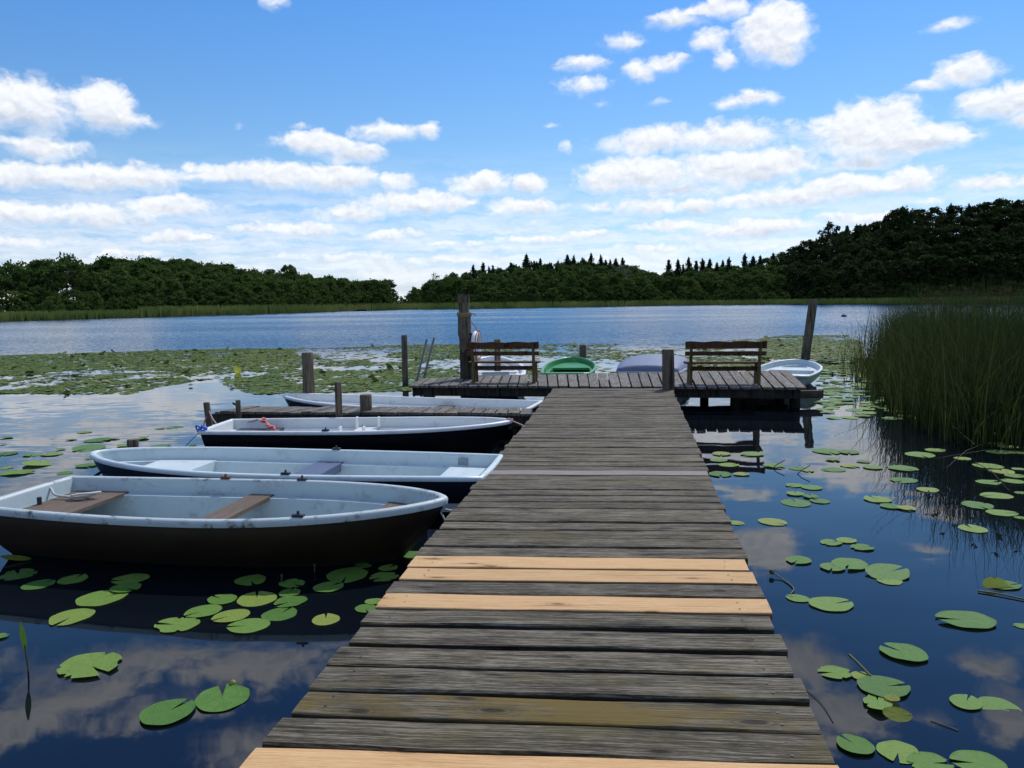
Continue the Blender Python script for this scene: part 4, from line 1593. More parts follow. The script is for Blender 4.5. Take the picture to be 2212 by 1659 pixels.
def place(px, off, toppx, kind, name, label, group, wf=.62, hmin=4.0):
    P = shore(px)
    dr = Vector((P.x, P.y, 0)).normalized()
    q = P + dr * off
    z0 = base_z(px, off) - .3
    D = q.y
    top = UD(px, toppx, D).z
    h = max(hmin, top - z0)
    if top - h < z0 - 1:
        z0 = top - h
    # tree stands on the ground; height from ground to the wanted top
    return tree(kind, (q.x, q.y, z0), top - z0 if top - z0 > hmin else hmin, h * wf * rt.uniform(.9, 1.15) if not isinstance(wf, tuple) else wf[0], rt.uniform(0, 6.28), name, label, group)


# spots on the skyline that stand out: px, top py, kind, label
special = [
    (38, 568, airy[0], "broadleaf_tree", "open-crowned tree at the left end of the left wood with sky gaps", .75),
    (8, 580, airy[1], "broadleaf_tree", "thin-crowned tree cut by the left picture edge", .7),
    (150, 553, airy[2], "broadleaf_tree", "tall domed tree left of the gap showing sky between trunks", .8),
    (240, 558, broad[2], "broadleaf_tree", "round tree just right of the sky gap in the left wood", .8),
    (627, 576, broad[1], "broadleaf_tree", "round-headed tree standing above the falling skyline of the left wood", .75),
    (838, 606, broad[3], "broadleaf_tree", "big round tree closing the right end of the left wood", .85),
    (937, 590, bare, "bare_tree", "half-bare twiggy tree at the left end of the wood across the lake", .7),
    (896, 622, tallb[0], "broadleaf_tree", "small slim tree at the lake gap, outermost of the wood across", .7),
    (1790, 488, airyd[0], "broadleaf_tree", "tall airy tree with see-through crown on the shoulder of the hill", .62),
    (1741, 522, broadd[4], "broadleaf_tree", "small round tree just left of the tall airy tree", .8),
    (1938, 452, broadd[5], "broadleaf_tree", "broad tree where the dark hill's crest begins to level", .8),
]
for (px, ty, kd, nm, lb, wf) in special:
    g = GL if px < 869 else (GC if px < 1690 else GR)
    place(px, 70 if px not in (838, 896) else 30, ty, kd, nm, lb, g, wf)
# spruces that break the skyline
SPR = [(1024, 571), (1045, 567), (1066, 572), (1105, 566), (1138, 548), (1168, 557), (1188, 566), (1206, 562), (1226, 549), (1240, 551), (1258, 556), (1277, 546), (1298, 550), (1318, 560), (1330, 557), (1345, 556),
       (1444, 560), (1464, 559), (1475, 570), (1487, 555), (1503, 562), (1517, 559), (1532, 558), (1548, 566), (1560, 561), (1573, 556), (1607, 548), (1625, 552), (1640, 551), (1668, 546), (1825, 486), (1845, 485), (1863, 483), (1887, 480), (1906, 464), (2045, 440), (2118, 436), (2150, 431), (2085, 441)]
for px, ty in SPR:
    g = "spruces on the skyline across the lake" if px < 1700 else "spruces on the dark hill's crest"
    place(px, rt.uniform(80, 93), ty, spruces[rt.randrange(3)], "spruce_tree",
          "dark pointed spruce breaking the skyline of the wood across the lake" if px < 1700 else "dark pointed spruce on the crest of the wooded hill", g, .56)
for i in range(34):
    px = rt.uniform(1000, 1360) if i < 24 else rt.uniform(1430, 1680)
    place(px, rt.uniform(66, 78), interp(SKY2, px) + rt.uniform(2, 16), spruces[rt.randrange(3)], "spruce_tree", "dark pointed spruce breaking the skyline of the wood across the lake", "spruces on the skyline across the lake", .5)
# pale birch stems
for px, ty in ((1338, 572), (1352, 574)):
    place(px, 52, ty, bare, "birch_tree", "pale bare-stemmed birch in front of the dark spruces", "birches across the lake", .4)
# the mass of the woods, row behind row
nrow = 0
for (x0, x1, sk, g) in ((-160, 846, SKY, GL), (892, 1700, SKY2, GC), (1700, 2420, SKY2, GR)):
    for off, frac, step in ((9, .0, 27), (24, .26, 36), (42, .48, 38), (60, .70, 38), (76, .88, 36), (90, 1.0, 30)):
        if g == GR:
            step *= 1.35
        px = x0 + rt.uniform(0, step)
        while px < x1:
            sky = interp(sk, px)
            if g == GL and (px < 72 or 112 < px < 200) and off > 9:      # thin edge of the wood: sky shows between stems
                if off == 24:
                    place(px, off, 631 + rt.uniform(-5, 5), bushes[rt.randrange(3)], "bushy_tree", LBLB[g], g + ", at the water", 1.2, 2.5)
                elif off in (42, 76):
                    place(px, off, sky + rt.uniform(0, 12), high[rt.randrange(3)], "broadleaf_tree", "high-crowned tree at the left wood's thin edge, sky between the stems", "high-crowned trees of the left wood", .9)
                px += step * rt.uniform(.72, 1.25)
                continue
            sh = interp(SHORE, px)
            foot = sh - 12 - (34 if off == 9 else 0)
            if off == 9:
                top = sh - rt.uniform(26, 46) * (1.0 if g != GL else 1.15)
                top = max(top, sky + 12)
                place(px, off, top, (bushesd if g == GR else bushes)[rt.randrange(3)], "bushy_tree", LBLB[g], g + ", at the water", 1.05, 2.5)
            else:
                front = sh - 58
                top = front + (sky + 3 - front) * frac + rt.uniform(-5, 4)
                if g == GC and 1000 < px < 1690:
                    top += 7
                top = max(top, sky - 2 if off == 90 else sky + 5)
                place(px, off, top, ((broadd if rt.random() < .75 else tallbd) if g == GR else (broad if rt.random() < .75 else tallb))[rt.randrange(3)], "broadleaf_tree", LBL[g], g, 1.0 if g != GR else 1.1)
            nrow += 1
            px += step * rt.uniform(.72, 1.25)
# little bushes in the gap
for px, ty in ((862, 640), (872, 646), (880, 643)):
    place(px, 14, ty, bushes[px % 3], "bushy_tree", "small pale green bush in the gap between the two woods", "bushes in the gap", .9, 2.0)

# reeds along the far shores: one mass
n = 18000
rs = np.random.RandomState(3)
vx = []
for i in range(n):
    px = rs.uniform(-250, 2420)
    P = shore(px)
    dr = Vector((P.x, P.y, 0)).normalized()
    d_ = rs.uniform(-1.5, 9)
    q = P + dr * d_
    hh = (1.5 if px < 300 else 1.8) * rs.uniform(.7, 1.15) * (1.15 if 300 < px < 1500 else 1.0)
    wv = rs.uniform(.05, .13)
    lean = rs.normal() * .12
    vx += [(q.x - wv, q.y, -.05), (q.x + wv, q.y, -.05), (q.x + lean + wv * .3, q.y, hh), (q.x + lean - wv * .3, q.y, hh * .96)]
pidr = np.clip(np.repeat(0, n) + .5 + .35 * np.sin(np.array([v[0] for v in vx[::4]]) * .35) + rs.normal(size=n) * .2 - np.array([max(0, min(.4, (v[0] - 20) / 150)) for v in vx[::4]]), 0, 1)
tag(link("reed_belt", np_mesh("reed_belt", vx, np.arange(n * 4).reshape(n, 4), FARREED, pidr)), "pale green belt of reeds along the far shores of the lake", "reeds", None, "stuff")


# ------------------------------------------------------------------ reed bed at the right
def in_poly(x, y, poly):
    c = False
    j = len(poly) - 1
    for i in range(len(poly)):
        if (poly[i][1] > y) != (poly[j][1] > y) and x < (poly[j][0] - poly[i][0]) * (y - poly[i][1]) / (poly[j][1] - poly[i][1]) + poly[i][0]:
            c = not c
        j = i
    return c


RE = [tuple(U(px, py, 0)[:2]) for px, py in ((1850, 790), (1868, 812), (1905, 845), (1950, 872), (1990, 893), (2040, 915), (2090, 933), (2150, 945), (2240, 955), (2500, 985))]
RP = RE + [(24, 11.5), (34, 30), (26, 48), (14.5, 36)]
rr = np.random.RandomState(12)
rv, rf, rp = [], [], []


def blade(x, y, h, w, lean, az_, nseg, pid, curve=1.0):
    b0 = len(rv)
    fx, fy = math.cos(az_), math.sin(az_)
    sx, sy = -fy, fx
    tws = rr.uniform(0, 3.14)
    wx, wy = math.cos(tws), math.sin(tws)
    for i in range(nseg + 1):
        t = i / nseg
        k = lean * h * t ** (1.6 + curve * .6)
        z = h * (t - .12 * lean * t * t)
        ww = w * (1 - t * .85) * (.75 + .5 * min(1, t * 4)) * .5
        rv.append((x + fx * k - wx * ww, y + fy * k - wy * ww, z - .05))
        rv.append((x + fx * k + wx * ww, y + fy * k + wy * ww, z - .05))
    for i in range(nseg):
        rf.append((b0 + 2 * i, b0 + 2 * i + 1, b0 + 2 * i + 3, b0 + 2 * i + 2))
        rp.append(pid)


cnt = 0
while cnt < 15000:
    if cnt < 9000:                      # thick near edge
        i = rr.randint(0, len(RE) - 1)
        t = rr.rand()
        ex, ey = RE[i][0] + (RE[i + 1][0] - RE[i][0]) * t, RE[i][1] + (RE[i + 1][1] - RE[i][1]) * t
        dd = 4.6 * rr.rand() ** 1.15 - 1.0
        x, y = ex + dd * .8, ey + dd * .75
    else:
        x, y = rr.uniform(7, 30), rr.uniform(11, 46)
        if not in_poly(x, y, RP):
            continue
        dd = 3.0
    px_ = x / y
    if dd < .3 and rr.rand() < .55 * (.3 - dd):
        cnt += .5
        continue
    h = rr.uniform(1.65, 2.4) if dd > .7 else rr.uniform(.6, 2.0)
    if px_ < .475 and rr.rand() < .6 * (.475 - px_) / .04:
        cnt += .3
        continue
    h *= 1.0 if rr.rand() < .12 else .55 + .50 * max(0, min(1, (px_ - .415) / .085))
    h *= 1.0 + .05 * math.sin(x * 1.3) + .04 * math.sin(y * 1.9)
    if rr.rand() < .62:
        blade(x, y, h, rr.uniform(.008, .015), abs(rr.normal()) * .16 + .01, rr.rand() * 6.28, 4, np.clip(.35 + rr.normal() * .2, 0, 1))
    else:
        blade(x, y, h * rr.uniform(.6, .95), rr.uniform(.014, .028), abs(rr.normal()) * .36 + .06, rr.rand() * 6.28, 5, np.clip(.55 + rr.normal() * .25, 0, 1))
    cnt += 1
tag(link("reeds", np_mesh("reeds", rv, np.array(rf), REED, rp)), "tall dark green reed bed filling the water's edge at the right", "reeds", None, "stuff")
# brown seed heads above the reeds
sv, sf, sp_ = [], [], []
for i in range(1100):
    x, y = rr.uniform(7.5, 26), rr.uniform(12, 40)
    if not in_poly(x, y, RP) or x / y < .5:
        continue
    z = rr.uniform(1.75, 2.25)
    for k_ in range(5):
        b0 = len(sv)
        a = rr.rand() * 6.28
        l = rr.uniform(.05, .12)
        ex, ey = math.cos(a) * l, math.sin(a) * l
        sv += [(x, y, z), (x + ex * .5 - .01, y + ey * .5, z + .05), (x + ex, y + ey, z + rr.uniform(.0, .09)), (x + ex * .5 + .01, y + ey * .5, z + .01)]
        sf.append((b0, b0 + 1, b0 + 2, b0 + 3))
        sp_.append(rr.rand())
tag(link("reed_plumes", np_mesh("reed_plumes", sv, np.array(sf), leaf_material("brown_plumes", [(.05, .035, .018), (.11, .075, .04)], .8, .2, False, False, .1), sp_)), "brown seed heads over the tall reed bed", "reeds", None, "stuff")


def single_reed(px, py, h, lean, label, name="reed_stalk", mat=REED, group="single reed stalks", w=.014, az_=None):
    global rv, rf, rp
    P = U(px, py, 0)
    rv, rf, rp = [], [], []
    blade(0, 0, h, w, lean, rr.rand() * 6.28 if az_ is None else az_, 6, .8)
    for k_ in range(2):
        b0 = len(rv)
        blade(0, 0, h * rr.uniform(.4, .7), w * .8, .25, rr.rand() * 6.28, 5, .6)
    o = link(name, np_mesh(name, rv, np.array(rf), mat, rp))
    o.location = P
    return tag(o, label, "reed", group)


# fringe of separate stalks in front of the reed bed
for i in range(46):
    t = rr.rand()
    k_ = rr.randint(0, 7)
    px = [1842, 1855, 1868, 1905, 1950, 1990, 2040, 2090][k_] + rr.uniform(-35, 20)
    py = [785, 800, 818, 850, 878, 900, 925, 940][k_] + rr.uniform(-12, 8)
    single_reed(px, py, rr.uniform(.5, 1.5), rr.uniform(.05, .5), "thin reed stalk standing loose in front of the reed bed", w=.012)
# broken stalks lying low over the water
for (ax, ay, bx, by, zb) in ((2120, 960, 2045, 1010, .25), (2212, 975, 2020, 990, .32), (2110, 1000, 2180, 1060, .02), (2020, 900, 2105, 960, .2)):
    A, B = U(ax, ay, .04), U(bx, by, zb)
    mb = MB()
    o0 = A.copy()
    mb.tube([Vector((0, 0, 0)), (B - A) * .5 + Vector((0, 0, .05)), B - A], [.0045, .004, .002], 5)
    o = mb.build("broken_reed", GREYWEED)
    o.location = o0
    tag(o, "broken dark reed stalk lying low over the water by the reed bed", "reed", "broken reed stalks")
# young shoot at the left
P = U(62, 1451, 0)
sh = empty("reed_shoot", P, 0, "single young green reed shoot standing in the water at lower left", "reed")
mb = MB()
mb.tube([(0, 0, -.1), (-.004, 0, .06), (-.012, 0, .16)], [.006, .006, .005], 6)
mb.build("stem", STEM, sh)
mb = MB()
vs = []
for i in range(7):
    t = i / 6
    w_ = .016 * math.sin(math.pi * (t * .85 + .12)) + .001
    vs += [(-.012 - .014 * t - w_, 0, .13 + .17 * t), (-.012 - .014 * t + w_, .004, .13 + .17 * t)]
mb.add(vs, [(2 * i, 2 * i + 1, 2 * i + 3, 2 * i + 2) for i in range(6)])
mb.cur = .8
mb.build("leaf", leaf_material("shoot_leaf", [(.12, .22, .03), (.2, .3, .05)], .5, .3, False, False, .3), sh)

# ------------------------------------------------------------------ lily pads
def pad_verts(seed, notch=.32, depth=.9, n=40, wav=.03, curl=.02, tear=0):
    """pad of unit radius with a notch towards +x"""
    r = random.Random(seed)
    ph = [r.uniform(0, 6.28) for _ in range(4)]
    out = []
    a0 = notch * .5
    lob = r.uniform(.02, .07)
    for i in range(n + 1):
        a = a0 + (2 * math.pi - 2 * a0) * i / n
        rad = 1 + wav * math.sin(3 * a + ph[0]) + wav * .6 * math.sin(7 * a + ph[1]) + lob * math.exp(-((min(a, 2 * math.pi - a) - a0) / .35) ** 2)
        rad *= 1 - .05 * abs(math.sin(a))
        if tear and r.random() < tear:
            rad *= r.uniform(.72, .9)
        out.append((rad * math.cos(a), rad * math.sin(a), a))
    nc = (1 - depth)
    rings = []
    vs, fs = [(nc, 0, .0)], []
    steps = (.34, .68, .9, 1.0)
    for s_ in steps:
        for (x, y, a) in out:
            px, py = nc + (x - nc) * s_, y * s_
            z = curl * (.35 * math.sin(2 * a + ph[2]) + .3 * math.sin(5 * a + ph[3])) * s_ ** 3 + (curl * .55 if s_ > .95 else 0) + .012 * math.sin(5 * a + ph[1]) * (1 - s_)
            vs.append((px, py, z))
    m = len(out)
    for i in range(m - 1):
        fs.append((0, 1 + i, 2 + i))
    for k_ in range(len(steps) - 1):
        for i in range(m - 1):
            a_ = 1 + k_ * m + i
            fs.append((a_, a_ + m, a_ + m + 1, a_ + 1))
    return vs, fs


PADM = []
for i in range(9):
    vs, fs = pad_verts(300 + i, notch=.18 + .05 * (i % 4), depth=.86, wav=.012 + .006 * (i % 3), curl=.015 + .012 * (i % 4), tear=.12 if i in (6, 7) else 0)
    mb = MB()
    mb.add(vs, fs, None, True)
    PADM.append(mb.mesh("lily_pad", PAD))
PADYM = PADM[4].copy()
PADYM.materials[0] = PADY
pcount = 0


def pad(px, py, w, label, group, var=None, rot=None, asp=None, z=None, mesh=None, tilt=(0, 0), sy=1.0):
    """pad centred at (px, py), w pixels wide in the 2212 view"""
    global pcount
    P = U(px, py, .006)
    D = P.y * math.cos(PITCH) + (ZC) * math.sin(PITCH)
    rad = w / F * D / 2 / 1.0
    o = link("lily_pad", mesh or PADM[rr.randint(0, 9) if var is None else var])
    P.z = (.004 + .0022 * (pcount % 5)) if z is None else z
    o.location = P
    o.rotation_euler = (R(tilt[0]), R(tilt[1]), rr.rand() * 6.28 if rot is None else rot)
    o.scale = (rad, rad * sy * rr.uniform(.92, 1.0), rad)
    pcount += 1
    return tag(o, label, "lily pad", group)


def z6(x, y):
    return 1400.9 + x * .3667, 921.6 + y * .3667


def z8(x, y):
    return 1695.8 + x * .2445, 1253.4 + y * .2445


G1 = "lily pads in the dark reflection below the nearest boat"
for (px, py, w) in ((40, 1241, 78), (83, 1263, 68), (158, 1252, 66), (283, 1252, 76), (272, 1271, 66), (220, 1291, 104), (155, 1332, 96), (541, 1254, 70)):
    pad(px, py, w, "green lily pad floating below the middle of the nearest boat", G1)
G2 = "crowded lily pads beside the walkway"
for (px, py, w) in ((630, 1262, 60), (480, 1296, 66), (555, 1293, 92), (626, 1280, 52), (628, 1300, 72), (440, 1321, 78), (500, 1332, 80), (604, 1326, 80), (383, 1349, 96), (538, 1352, 88)):
    pad(px, py, w, "green lily pad in the crowded cluster left of the walkway", G2)
G3 = "lily pads between the nearest boat's bow and the walkway"
for (px, py, w) in ((710, 1269, 68), (750, 1244, 98), (830, 1246, 64), (838, 1227, 44), (783, 1223, 40), (790, 1315, 50), (808, 1301, 40), (890, 1197, 54)):
    pad(px, py, w, "lily pad by the walkway's edge below the nearest boat's bow", G3)
pad(704, 1338, 66, "single heart-shaped lily pad beside the walkway left of the lowest new planks", None)
pad(0, 1375, 34, "lily pad cut off by the left picture edge", None)
pad(195, 1438, 134, "ragged lily pad with bite marks near the young reed shoot", None, 6, 5.6)
pad(362, 1540, 116, "heart-shaped lily pad, left one of a touching pair at lower left", None, 1, 1.1)
pad(480, 1507, 124, "round lily pad, right one of a touching pair, small yellow bud behind", None, 2, 1.9)
# right of the walkway, near
NEARR = [(1075, 682, 130), (1165, 670, 120), (885, 787, 155), (1085, 830, 150), (515, 565, 100), (730, 560, 170)]
lab = ["left pad of three bunched pads right of the walkway", "middle pad of three bunched pads right of the walkway", "oval lily pad alone beside the single cloud mirrored by the new planks",
       "smaller lily pad overlapping the left side of a large worn pad", "lily pad half hidden at the walkway edge", "lily pad alone above the cloud mirrored next to the walkway"]
for (x, y, w), lb in zip(NEARR, lab):
    pad(*z6(x, y), w * .3667, lb, None)
pad(*z6(1260, 712), 50, "ragged lily pad with torn end, last of three bunched pads", None, 7, .2)
pad(*z6(1185, 812), 80, "large worn lily pad between a smaller pad and a folded one", None, 3)
pad(*z6(1410, 868), 95, "large lily pad with one raised and folded edge", None, 5, .4, None, .02, None, (6, -4))
pad(*z6(1420, 905), 58, "pale lily pad tucked under the large folded one", None, 1)
pad(*z6(880, 1010), 50, "cleft lily pad with a long curved stem, left of a pair", None, 0, 2.4)
pad(*z6(1075, 1045), 96, "smooth oval lily pad, right of the pair with the curved stem", None, 8, .3)
pad(*z6(1870, 1140), 116, "long oval lily pad with a deep cleft at its left end", None, 3, 3.0)
pad(*z6(1505, 1335), 98, "round lily pad with a notch floating alone at lower right", None, 2, 2.2)
pad(*z6(2204, 1172), 34, "lily pad cut off by the right picture edge", None)
pad(*z8(445, 815), 72, "lily pad with ragged left end, start of the lower right string of pads", None, 7, 3.1)
pad(*z8(680, 848), 46, "half-hidden small pad between two larger ones in the lower right string", None, 4)
pad(*z8(870, 945), 108, "largest lily pad of the lower right string, notch on its right", None, 5, .15)
o = pad(*z8(820, 1085), 100, "folded grey-green lily pad with an angular edge in the lower right string", None, 6, 1.2, None, .012, None, (-3, 6), .62)
pad(*z8(945, 1060), 34, "bright yellow patch of a turned-over lily pad in the lower right string", None, 4, 1, None, .02, PADYM)
o = pad(*z8(990, 1225), 74, "bright yellow-green pad standing on edge at the lower right string", None, 4, .2, None, .03, PADYM, (38, 12), .5)
pad(*z8(1600, 1078), 72, "oval lily pad at lower right touching a half-sunken one", None, 0, .9)
pad(*z8(1890, 1120), 92, "half-sunken lily pad at lower right, right one of a touching pair", None, 8, 5.2, None, .001, None, (2, 3))
pad(*z8(620, 1462), 82, "bright lily pad with notch at its top, nearest to the walkway corner", None, 1, 2.0)
pad(*z8(1000, 1510), 92, "bright lily pad with a slit, second from the walkway at the bottom edge", None, 2, 4.2)
pad(*z8(1280, 1615), 92, "lily pad cut by the bottom picture edge, third from the walkway", None, 7)
pad(*z8(1710, 1618), 108, "long lily pad with cleft left end at the bottom picture edge", None, 3, 3.0)
# folded yellow pad at the right edge
P = U(2172, 1272, 0)
mb = MB()
vs = []
for i in range(13):
    a = math.pi * i / 12
    vs += [(.11 * math.cos(a) - .04, 0, .01 + .0 * i), (.10 * math.cos(a) - .06, .05 * math.sin(a) + .02, .012 + .055 * math.sin(a) ** .8)]
mb.add(vs, [(2 * i, 2 * i + 1, 2 * i + 3, 2 * i + 2) for i in range(12)], None, True)
fp = empty("folded_lily_pad", P, R(8), "half-folded yellow-green lily pad rising from the water at the right edge", "lily pad")
mb.build("raised_half", PADY, fp)
o = link("flat_half", PADM[2], fp)
o.scale, o.location = (.13, .10, .1), (.03, .06, .006)
G4 = "lily pads near the platform's mirror image"
for (x, y, w) in ((430, 160, 120), (610, 162, 140), (415, 195, 110), (475, 225, 125), (420, 280, 150), (548, 280, 100), (740, 232, 130), (880, 245, 110), (940, 258, 80)):
    pad(*z6(x, y), w * .3667, "lily pad on the mirror image of the platform right of the walkway", G4)
G5 = "lily pads on the mirrored cloud"
for (x, y, w) in ((1050, 145, 180), (1180, 150, 130), (1085, 195, 90), (1090, 252, 140), (1185, 230, 110), (1265, 205, 80), (1320, 240, 120), (1500, 248, 170), (1505, 315, 160)):
    pad(*z6(x, y), w * .3667, "lily pad floating on the mirrored white cloud between platform and reeds", G5)
G6 = "cluster of lily pads right of the walkway's faded board"
for (x, y, w) in ((860, 345, 110), (960, 358, 130), (865, 395, 110), (955, 412, 100), (870, 448, 190), (1010, 438, 120)):
    pad(*z6(x, y), w * .3667, "lily pad in the loose cluster right of the walkway in blue water", G6)
G7 = "three lily pads in open blue water"
for (x, y, w) in ((1350, 430, 165), (1430, 470, 130), (1520, 482, 110)):
    pad(*z6(x, y), w * .3667, "lily pad of the touching trio in open blue water", G7)
G8 = "lily pads by the mirrored reeds"
for (x, y, w) in ((1645, 370, 130), (1600, 165, 180), (1850, 188, 100), (1690, 140, 120), (1990, 50, 220), (2030, 95, 120), (2120, 118, 110), (2060, 150, 140), (2170, 155, 90), (2000, 235, 170),
                  (2080, 262, 150), (2180, 250, 80), (2160, 290, 120), (2000, 330, 140), (2150, 325, 130), (2050, 405, 180), (2190, 390, 70), (1940, 465, 190), (2080, 510, 170), (2190, 540, 70), (1910, 600, 175)):
    pad(*z6(x, y), w * .3667, "lily pad among the mirrored reeds at the right", G8)
G9 = "lily pads in rippled water beyond the boats"
for (x, y, w) in ((780, 840, 140), (660, 910, 100), (900, 915, 240), (60, 890, 120), (1620, 800, 160), (1480, 805, 100), (1490, 970, 190), (820, 990, 300), (1150, 965, 150), (300, 1050, 180), (480, 1045, 200), (60, 1040, 200),
                  (380, 1130, 330), (800, 1150, 200), (60, 1170, 120), (160, 1215, 300), (600, 1220, 140), (1780, 960, 90), (30, 950, 60), (100, 1030, 110), (1280, 900, 200), (850, 1080, 120), (560, 1000, 90), (1050, 900, 110)):
    pad(x * .2333, 737.3 + y * .2333, w * .2333, "pale lily pad in the rippled water beyond the two near boats", G9, None, None, None, None, None, (rr.normal() * 2, rr.normal() * 2))
# further scattered pads: between platform and reeds
G10 = "lily pads between the platform's end and the reed bed"
k_ = 0
while k_ < 105:
    px, py = rr.uniform(1640, 1985), rr.uniform(800, 905)
    edge = interp([(800, 1868), (850, 1925), (905, 2030)], py)
    if px > edge or px < interp([(800, 1775), (830, 1765), (870, 1772), (905, 1790)], py) or rr.rand() > (.35 + .65 * (905 - py) / 105):
        continue
    pad(px, py, rr.uniform(.24, .38) * F * 1.0 / U(px, py, 0).y, "lily pad between the platform's right end and the reed bed", G10, None, None, None, None, None, (rr.normal() * 2, rr.normal() * 2))
    k_ += 1

# the great field of pads further out: far too many to count
nf = 0
fv, ff, fpid = [], [], []
FIELD = [[(-300, 775), (-300, 862), (0, 850), (275, 852), (330, 838), (420, 824), (470, 818), (500, 838), (560, 852), (640, 850), (880, 845), (1000, 830), (1240, 812), (1660, 800), (1800, 800), (1870, 815), (1860, 740), (1830, 724), (1700, 724), (1640, 731), (1450, 744), (1250, 742), (1000, 744), (870, 745), (740, 751), (640, 753), (520, 753), (400, 756), (200, 762), (0, 768)]]


def vnoise(x, y, s=0):
    """smooth value noise"""
    xi, yi = math.floor(x), math.floor(y)
    fx, fy = x - xi, y - yi
    fx, fy = fx * fx * (3 - 2 * fx), fy * fy * (3 - 2 * fy)
    h = lambda a, b: ((math.sin(a * 127.1 + b * 311.7 + s * 74.7) * 43758.5453) % 1.0)
    return (h(xi, yi) * (1 - fx) + h(xi + 1, yi) * fx) * (1 - fy) + (h(xi, yi + 1) * (1 - fx) + h(xi + 1, yi + 1) * fx) * fy


def density(px, py, x, y):
    n_ = .6 * vnoise(x * .35, y * .22, 1) + .4 * vnoise(x * .9, y * .5, 2)
    if px < 640:
        d_ = .95 if py < 800 else .8
        if 150 < px < 520 and py > 800:       # open lane
            lane = abs((py - 800) - (px - 640) * -.06 - 8)
            d_ *= .35 if n_ < .55 else .9
        if px > 420 and py > 785:
            d_ *= .55
        thr = .25 if py < 792 else .38
    elif px < 1000:
        d_, thr = .50, .44
        if py < 775:
            d_ = .7
    elif px < 1640:
        d_, thr = .42, .52
        if py < 765:
            d_ = .22
    else:
        d_, thr = .95, .30
        if py > 775:
            thr = .47
    fine = vnoise(x * 2.6, y * 1.3, 9)
    d_ *= .38 + .68 * (1 if fine > (.40 if px < 640 else .48) else 0)
    return d_ if n_ > thr else d_ * .10


fr_ = np.random.RandomState(31)
spots = []
tries = 0
while nf < 32000 and tries < 150000:
    tries += 1
    # uniform on the water
    y = fr_.uniform(16.5, 47)
    x = fr_.uniform(-.72 * y, .5 * y)
    c_ = Vector((x, y, -ZC))
    w_ = c_.dot(_f)
    px, py = CX + F * c_.dot(CR) / w_, CY - F * c_.dot(CU) / w_
    if not in_poly(px, py, FIELD[0]) or fr_.rand() > density(px, py, x, y):
        continue
    rad = fr_.uniform(.075, .135)
    z = fr_.uniform(.004, .013)
    tx, ty = fr_.normal() * .035, fr_.normal() * .035
    up = fr_.rand() < .006
    if up:
        tx, ty, z = fr_.normal() * .45, fr_.normal() * .45, .04
    a0 = fr_.rand() * 6.28
    b0 = len(fv)
    fv.append((x, y, z))
    for k_ in range(10):
        a = a0 + .2 + (2 * math.pi - .4) * k_ / 9
        dx_, dy_ = rad * math.cos(a), rad * math.sin(a) * .95
        fv.append((x + dx_, y + dy_, max(.002, z + dx_ * tx + dy_ * ty + .006 * math.sin(3 * a))))
    base = .30 + .38 * vnoise(x * .25, y * .18, 5)
    p_ = float(np.clip(base + fr_.normal() * .20 + (.3 if up else 0), 0, 1))
    for k_ in range(9):
        ff.append((b0, b0 + 1 + k_, b0 + 2 + k_))
        fpid.append(p_)
    if fr_.rand() < .02:
        spots.append((x, y))
    nf += 1
print('field pads', nf)
tag(link("floating_leaves", np_mesh("floating_leaves", fv, np.array(ff), PADF, fpid)), "great field of crowded lily pads across the lake behind the boats", "lily pads", None, "stuff")

# white water-lily flowers in the field
fm, ym = MB(), MB()
for ring_, (rad, zz, np_) in enumerate(((.075, .03, 9), (.05, .06, 7))):
    for i in range(np_):
        a = 2 * math.pi * (i + ring_ * .5) / np_
        c, s_ = math.cos(a), math.sin(a)
        fm.add([(0, 0, .015), (rad * .55 * c - .018 * s_, rad * .55 * s_ + .018 * c, zz * .7), (rad * c, rad * s_, zz + .03), (rad * .55 * c + .018 * s_, rad * .55 * s_ - .018 * c, zz * .7)], [(0, 1, 2, 3)])
for i in range(8):
    a = 2 * math.pi * i / 8
    ym.add([(0, 0, .02), (.018 * math.cos(a - .3), .018 * math.sin(a - .3), .05), (.022 * math.cos(a), .022 * math.sin(a), .06), (.018 * math.cos(a + .3), .018 * math.sin(a + .3), .05)], [(0, 1, 2, 3)])
fme, yme = fm.mesh("petals", PETAL), ym.mesh("stamens", YPETAL)


def flower(loc, label, group, s=1.0):
    root = empty("water_lily", loc, rr.rand() * 6.28, label, "flower", group)
    root.scale = (s, s, s)
    link("petals", fme, root)
    link("stamens", yme, root)


for (px, py) in ((52, 775), (87, 781), (130, 774), (110, 783), (150, 771), (174, 779), (162, 785), (274, 769), (270, 765), (366, 770), (407, 768), (475, 772), (498, 757), (187, 795), (194, 801), (245, 796), (265, 799), (385, 793), (412, 796), (398, 797), (145, 846), (104, 836), (412, 834), (500, 836), (590, 800), (700, 778), (745, 770), (820, 790)):
    P = U(px, py, .01)
    flower(P, "white water lily flower in the pad field left of the posts", "white water lilies in the left field", 1.0)
for (px, py) in ((1712, 745), (1730, 752), (1752, 741), (1795, 738), (1830, 760), (1846, 748)):
    P = U(px, py, .01)
    flower(P, "white water lily flower in the pad field by the leaning post", "white water lilies by the leaning post", .8)
# upright yellow leaf in the field
P = U(513, 806, 0)
mb = MB()
vs = []
for i in range(9):
    t = i / 8
    w_ = .12 * math.sin(math.pi * (.1 + .8 * t)) ** .8
    vs += [(-w_, .02, .26 * t - .01), (0, -.03, .27 * t - .01), (w_, .02, .25 * t - .01)]
mb.add(vs, [(3 * i + k_, 3 * i + 1 + k_, 3 * i + 4 + k_, 3 * i + 3 + k_) for i in range(8) for k_ in (0, 1)], None, True)
o = mb.build("upright_leaf", PADY)
o.location = P
tag(o, "single yellow-green lily leaf standing upright in the pad field", "leaf")

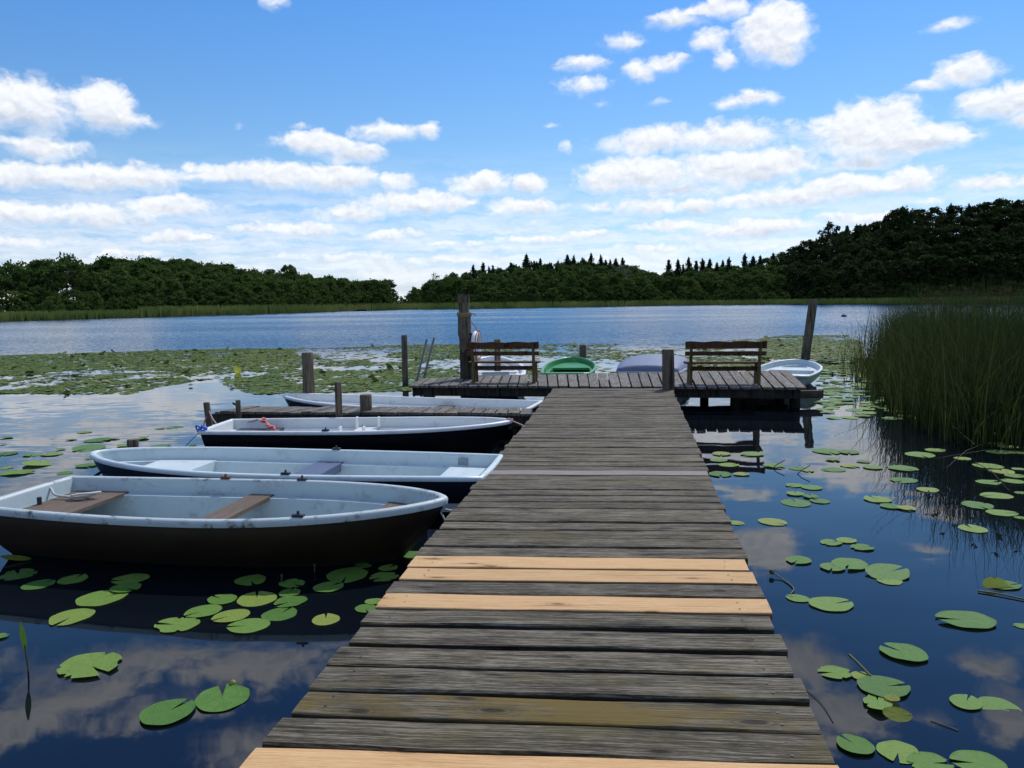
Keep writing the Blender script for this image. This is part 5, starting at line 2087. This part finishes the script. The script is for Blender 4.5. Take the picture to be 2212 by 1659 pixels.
# stems, buds and bits between the near pads
def stem(pts, label, rad=.005, bud=None, group=None, name="plant_stalk", mat=STEM):
    P = [U(a, b_, c) for a, b_, c in pts]
    o0 = P[0].copy()
    o = rope(P, rad, mat, label, name, group)
    o["category"] = "stem"
    return o


def budobj(px, py, z, rad, label, mat=YPETAL, group="lily buds"):
    P = U(px, py, z)
    mb = MB()
    mb.tube([(0, 0, -rad), (0, 0, -rad * .8), (0, 0, 0), (0, 0, rad * .7), (0, 0, rad)], [rad * .2, rad * .7, rad, rad * .7, rad * .15], 10)
    o = mb.build("lily_bud", mat)
    o.location = P
    return tag(o, label, "flower bud", group)


stem([(1667, 1236, .03), (1690, 1250, .01), (1714, 1270, .008), (1708, 1283, .008)], "curved green stem joining a bud to the cleft lily pad")
budobj(1667, 1235, .035, .02, "green-yellow lily bud at the tip of the curved stem", STEM, None)
stem([(1834, 1414, .06), (1856, 1435, .04), (1880, 1460, .012)], "straight pale stem rising behind the lower right string of pads", .007)
stem([(2010, 1556, .004), (2040, 1566, .005), (2070, 1578, .004)], "thin reddish stem floating at lower right", .0025)
stem([(2112, 1276, .01), (2160, 1283, .012), (2230, 1298, .01)], "brown stem running from the half-folded pad", .006)
stem([(1742, 1490, .004), (1775, 1520, .006), (1800, 1560, .004)], "thin pale stalk floating beside the walkway corner", .0022, None, None, "floating_stalk", GREYWEED)
budobj(503, 1475, .012, .017, "small yellow bud behind the touching pair of pads", simple("dull_yellow_bud", (.30, .27, .06), .7, .1, .2, 40))
budobj(961, 1220 if False else 1225, .0, .001, "tiny bud") if False else None
for (px, py, hh, lb) in ((679, 1236, .05, "thin stalk with pale tip left of the new planks"), (608, 1262, .06, "thin stalk with pale tip above the crowded pads")):
    P = U(px, py, 0)
    mb = MB()
    mb.tube([(0, 0, -.03), (.004, 0, hh)], .005, 5)
    mb.tube([(.004, 0, hh), (.004, 0, hh + .02)], [.009, .004], 6)
    o = mb.build("bud_stalk", STEM)
    o.location = P
    tag(o, lb, "stem")
# bent stems right of the walkway
for (ax, ay, bx, by, cx, cy) in ((1668, 1012, 1685, 1004, 1687, 1002), (1722, 1024, 1738, 1012, 1741, 1010)):
    A = U(ax, ay, 0)
    mb = MB()
    B = UD(bx + 6, by, A.y)
    mb.tube([Vector((0, 0, 0)), Vector((.06, 0, .05)), Vector((.16, .02, .10))], .006, 5)
    o = mb.build("bent_stalk", STEM)
    o.location = A
    tag(o, "short bent stem poking out of the water right of the walkway", "stem", "bent stems right of the walkway")
# yellowing leaf at the left edge
pad(34, 1211, 60, "narrow yellow leaf floating against the nearest boat's hull at left", None, 4, .2, None, .03, PADYM, (25, 10), .3)
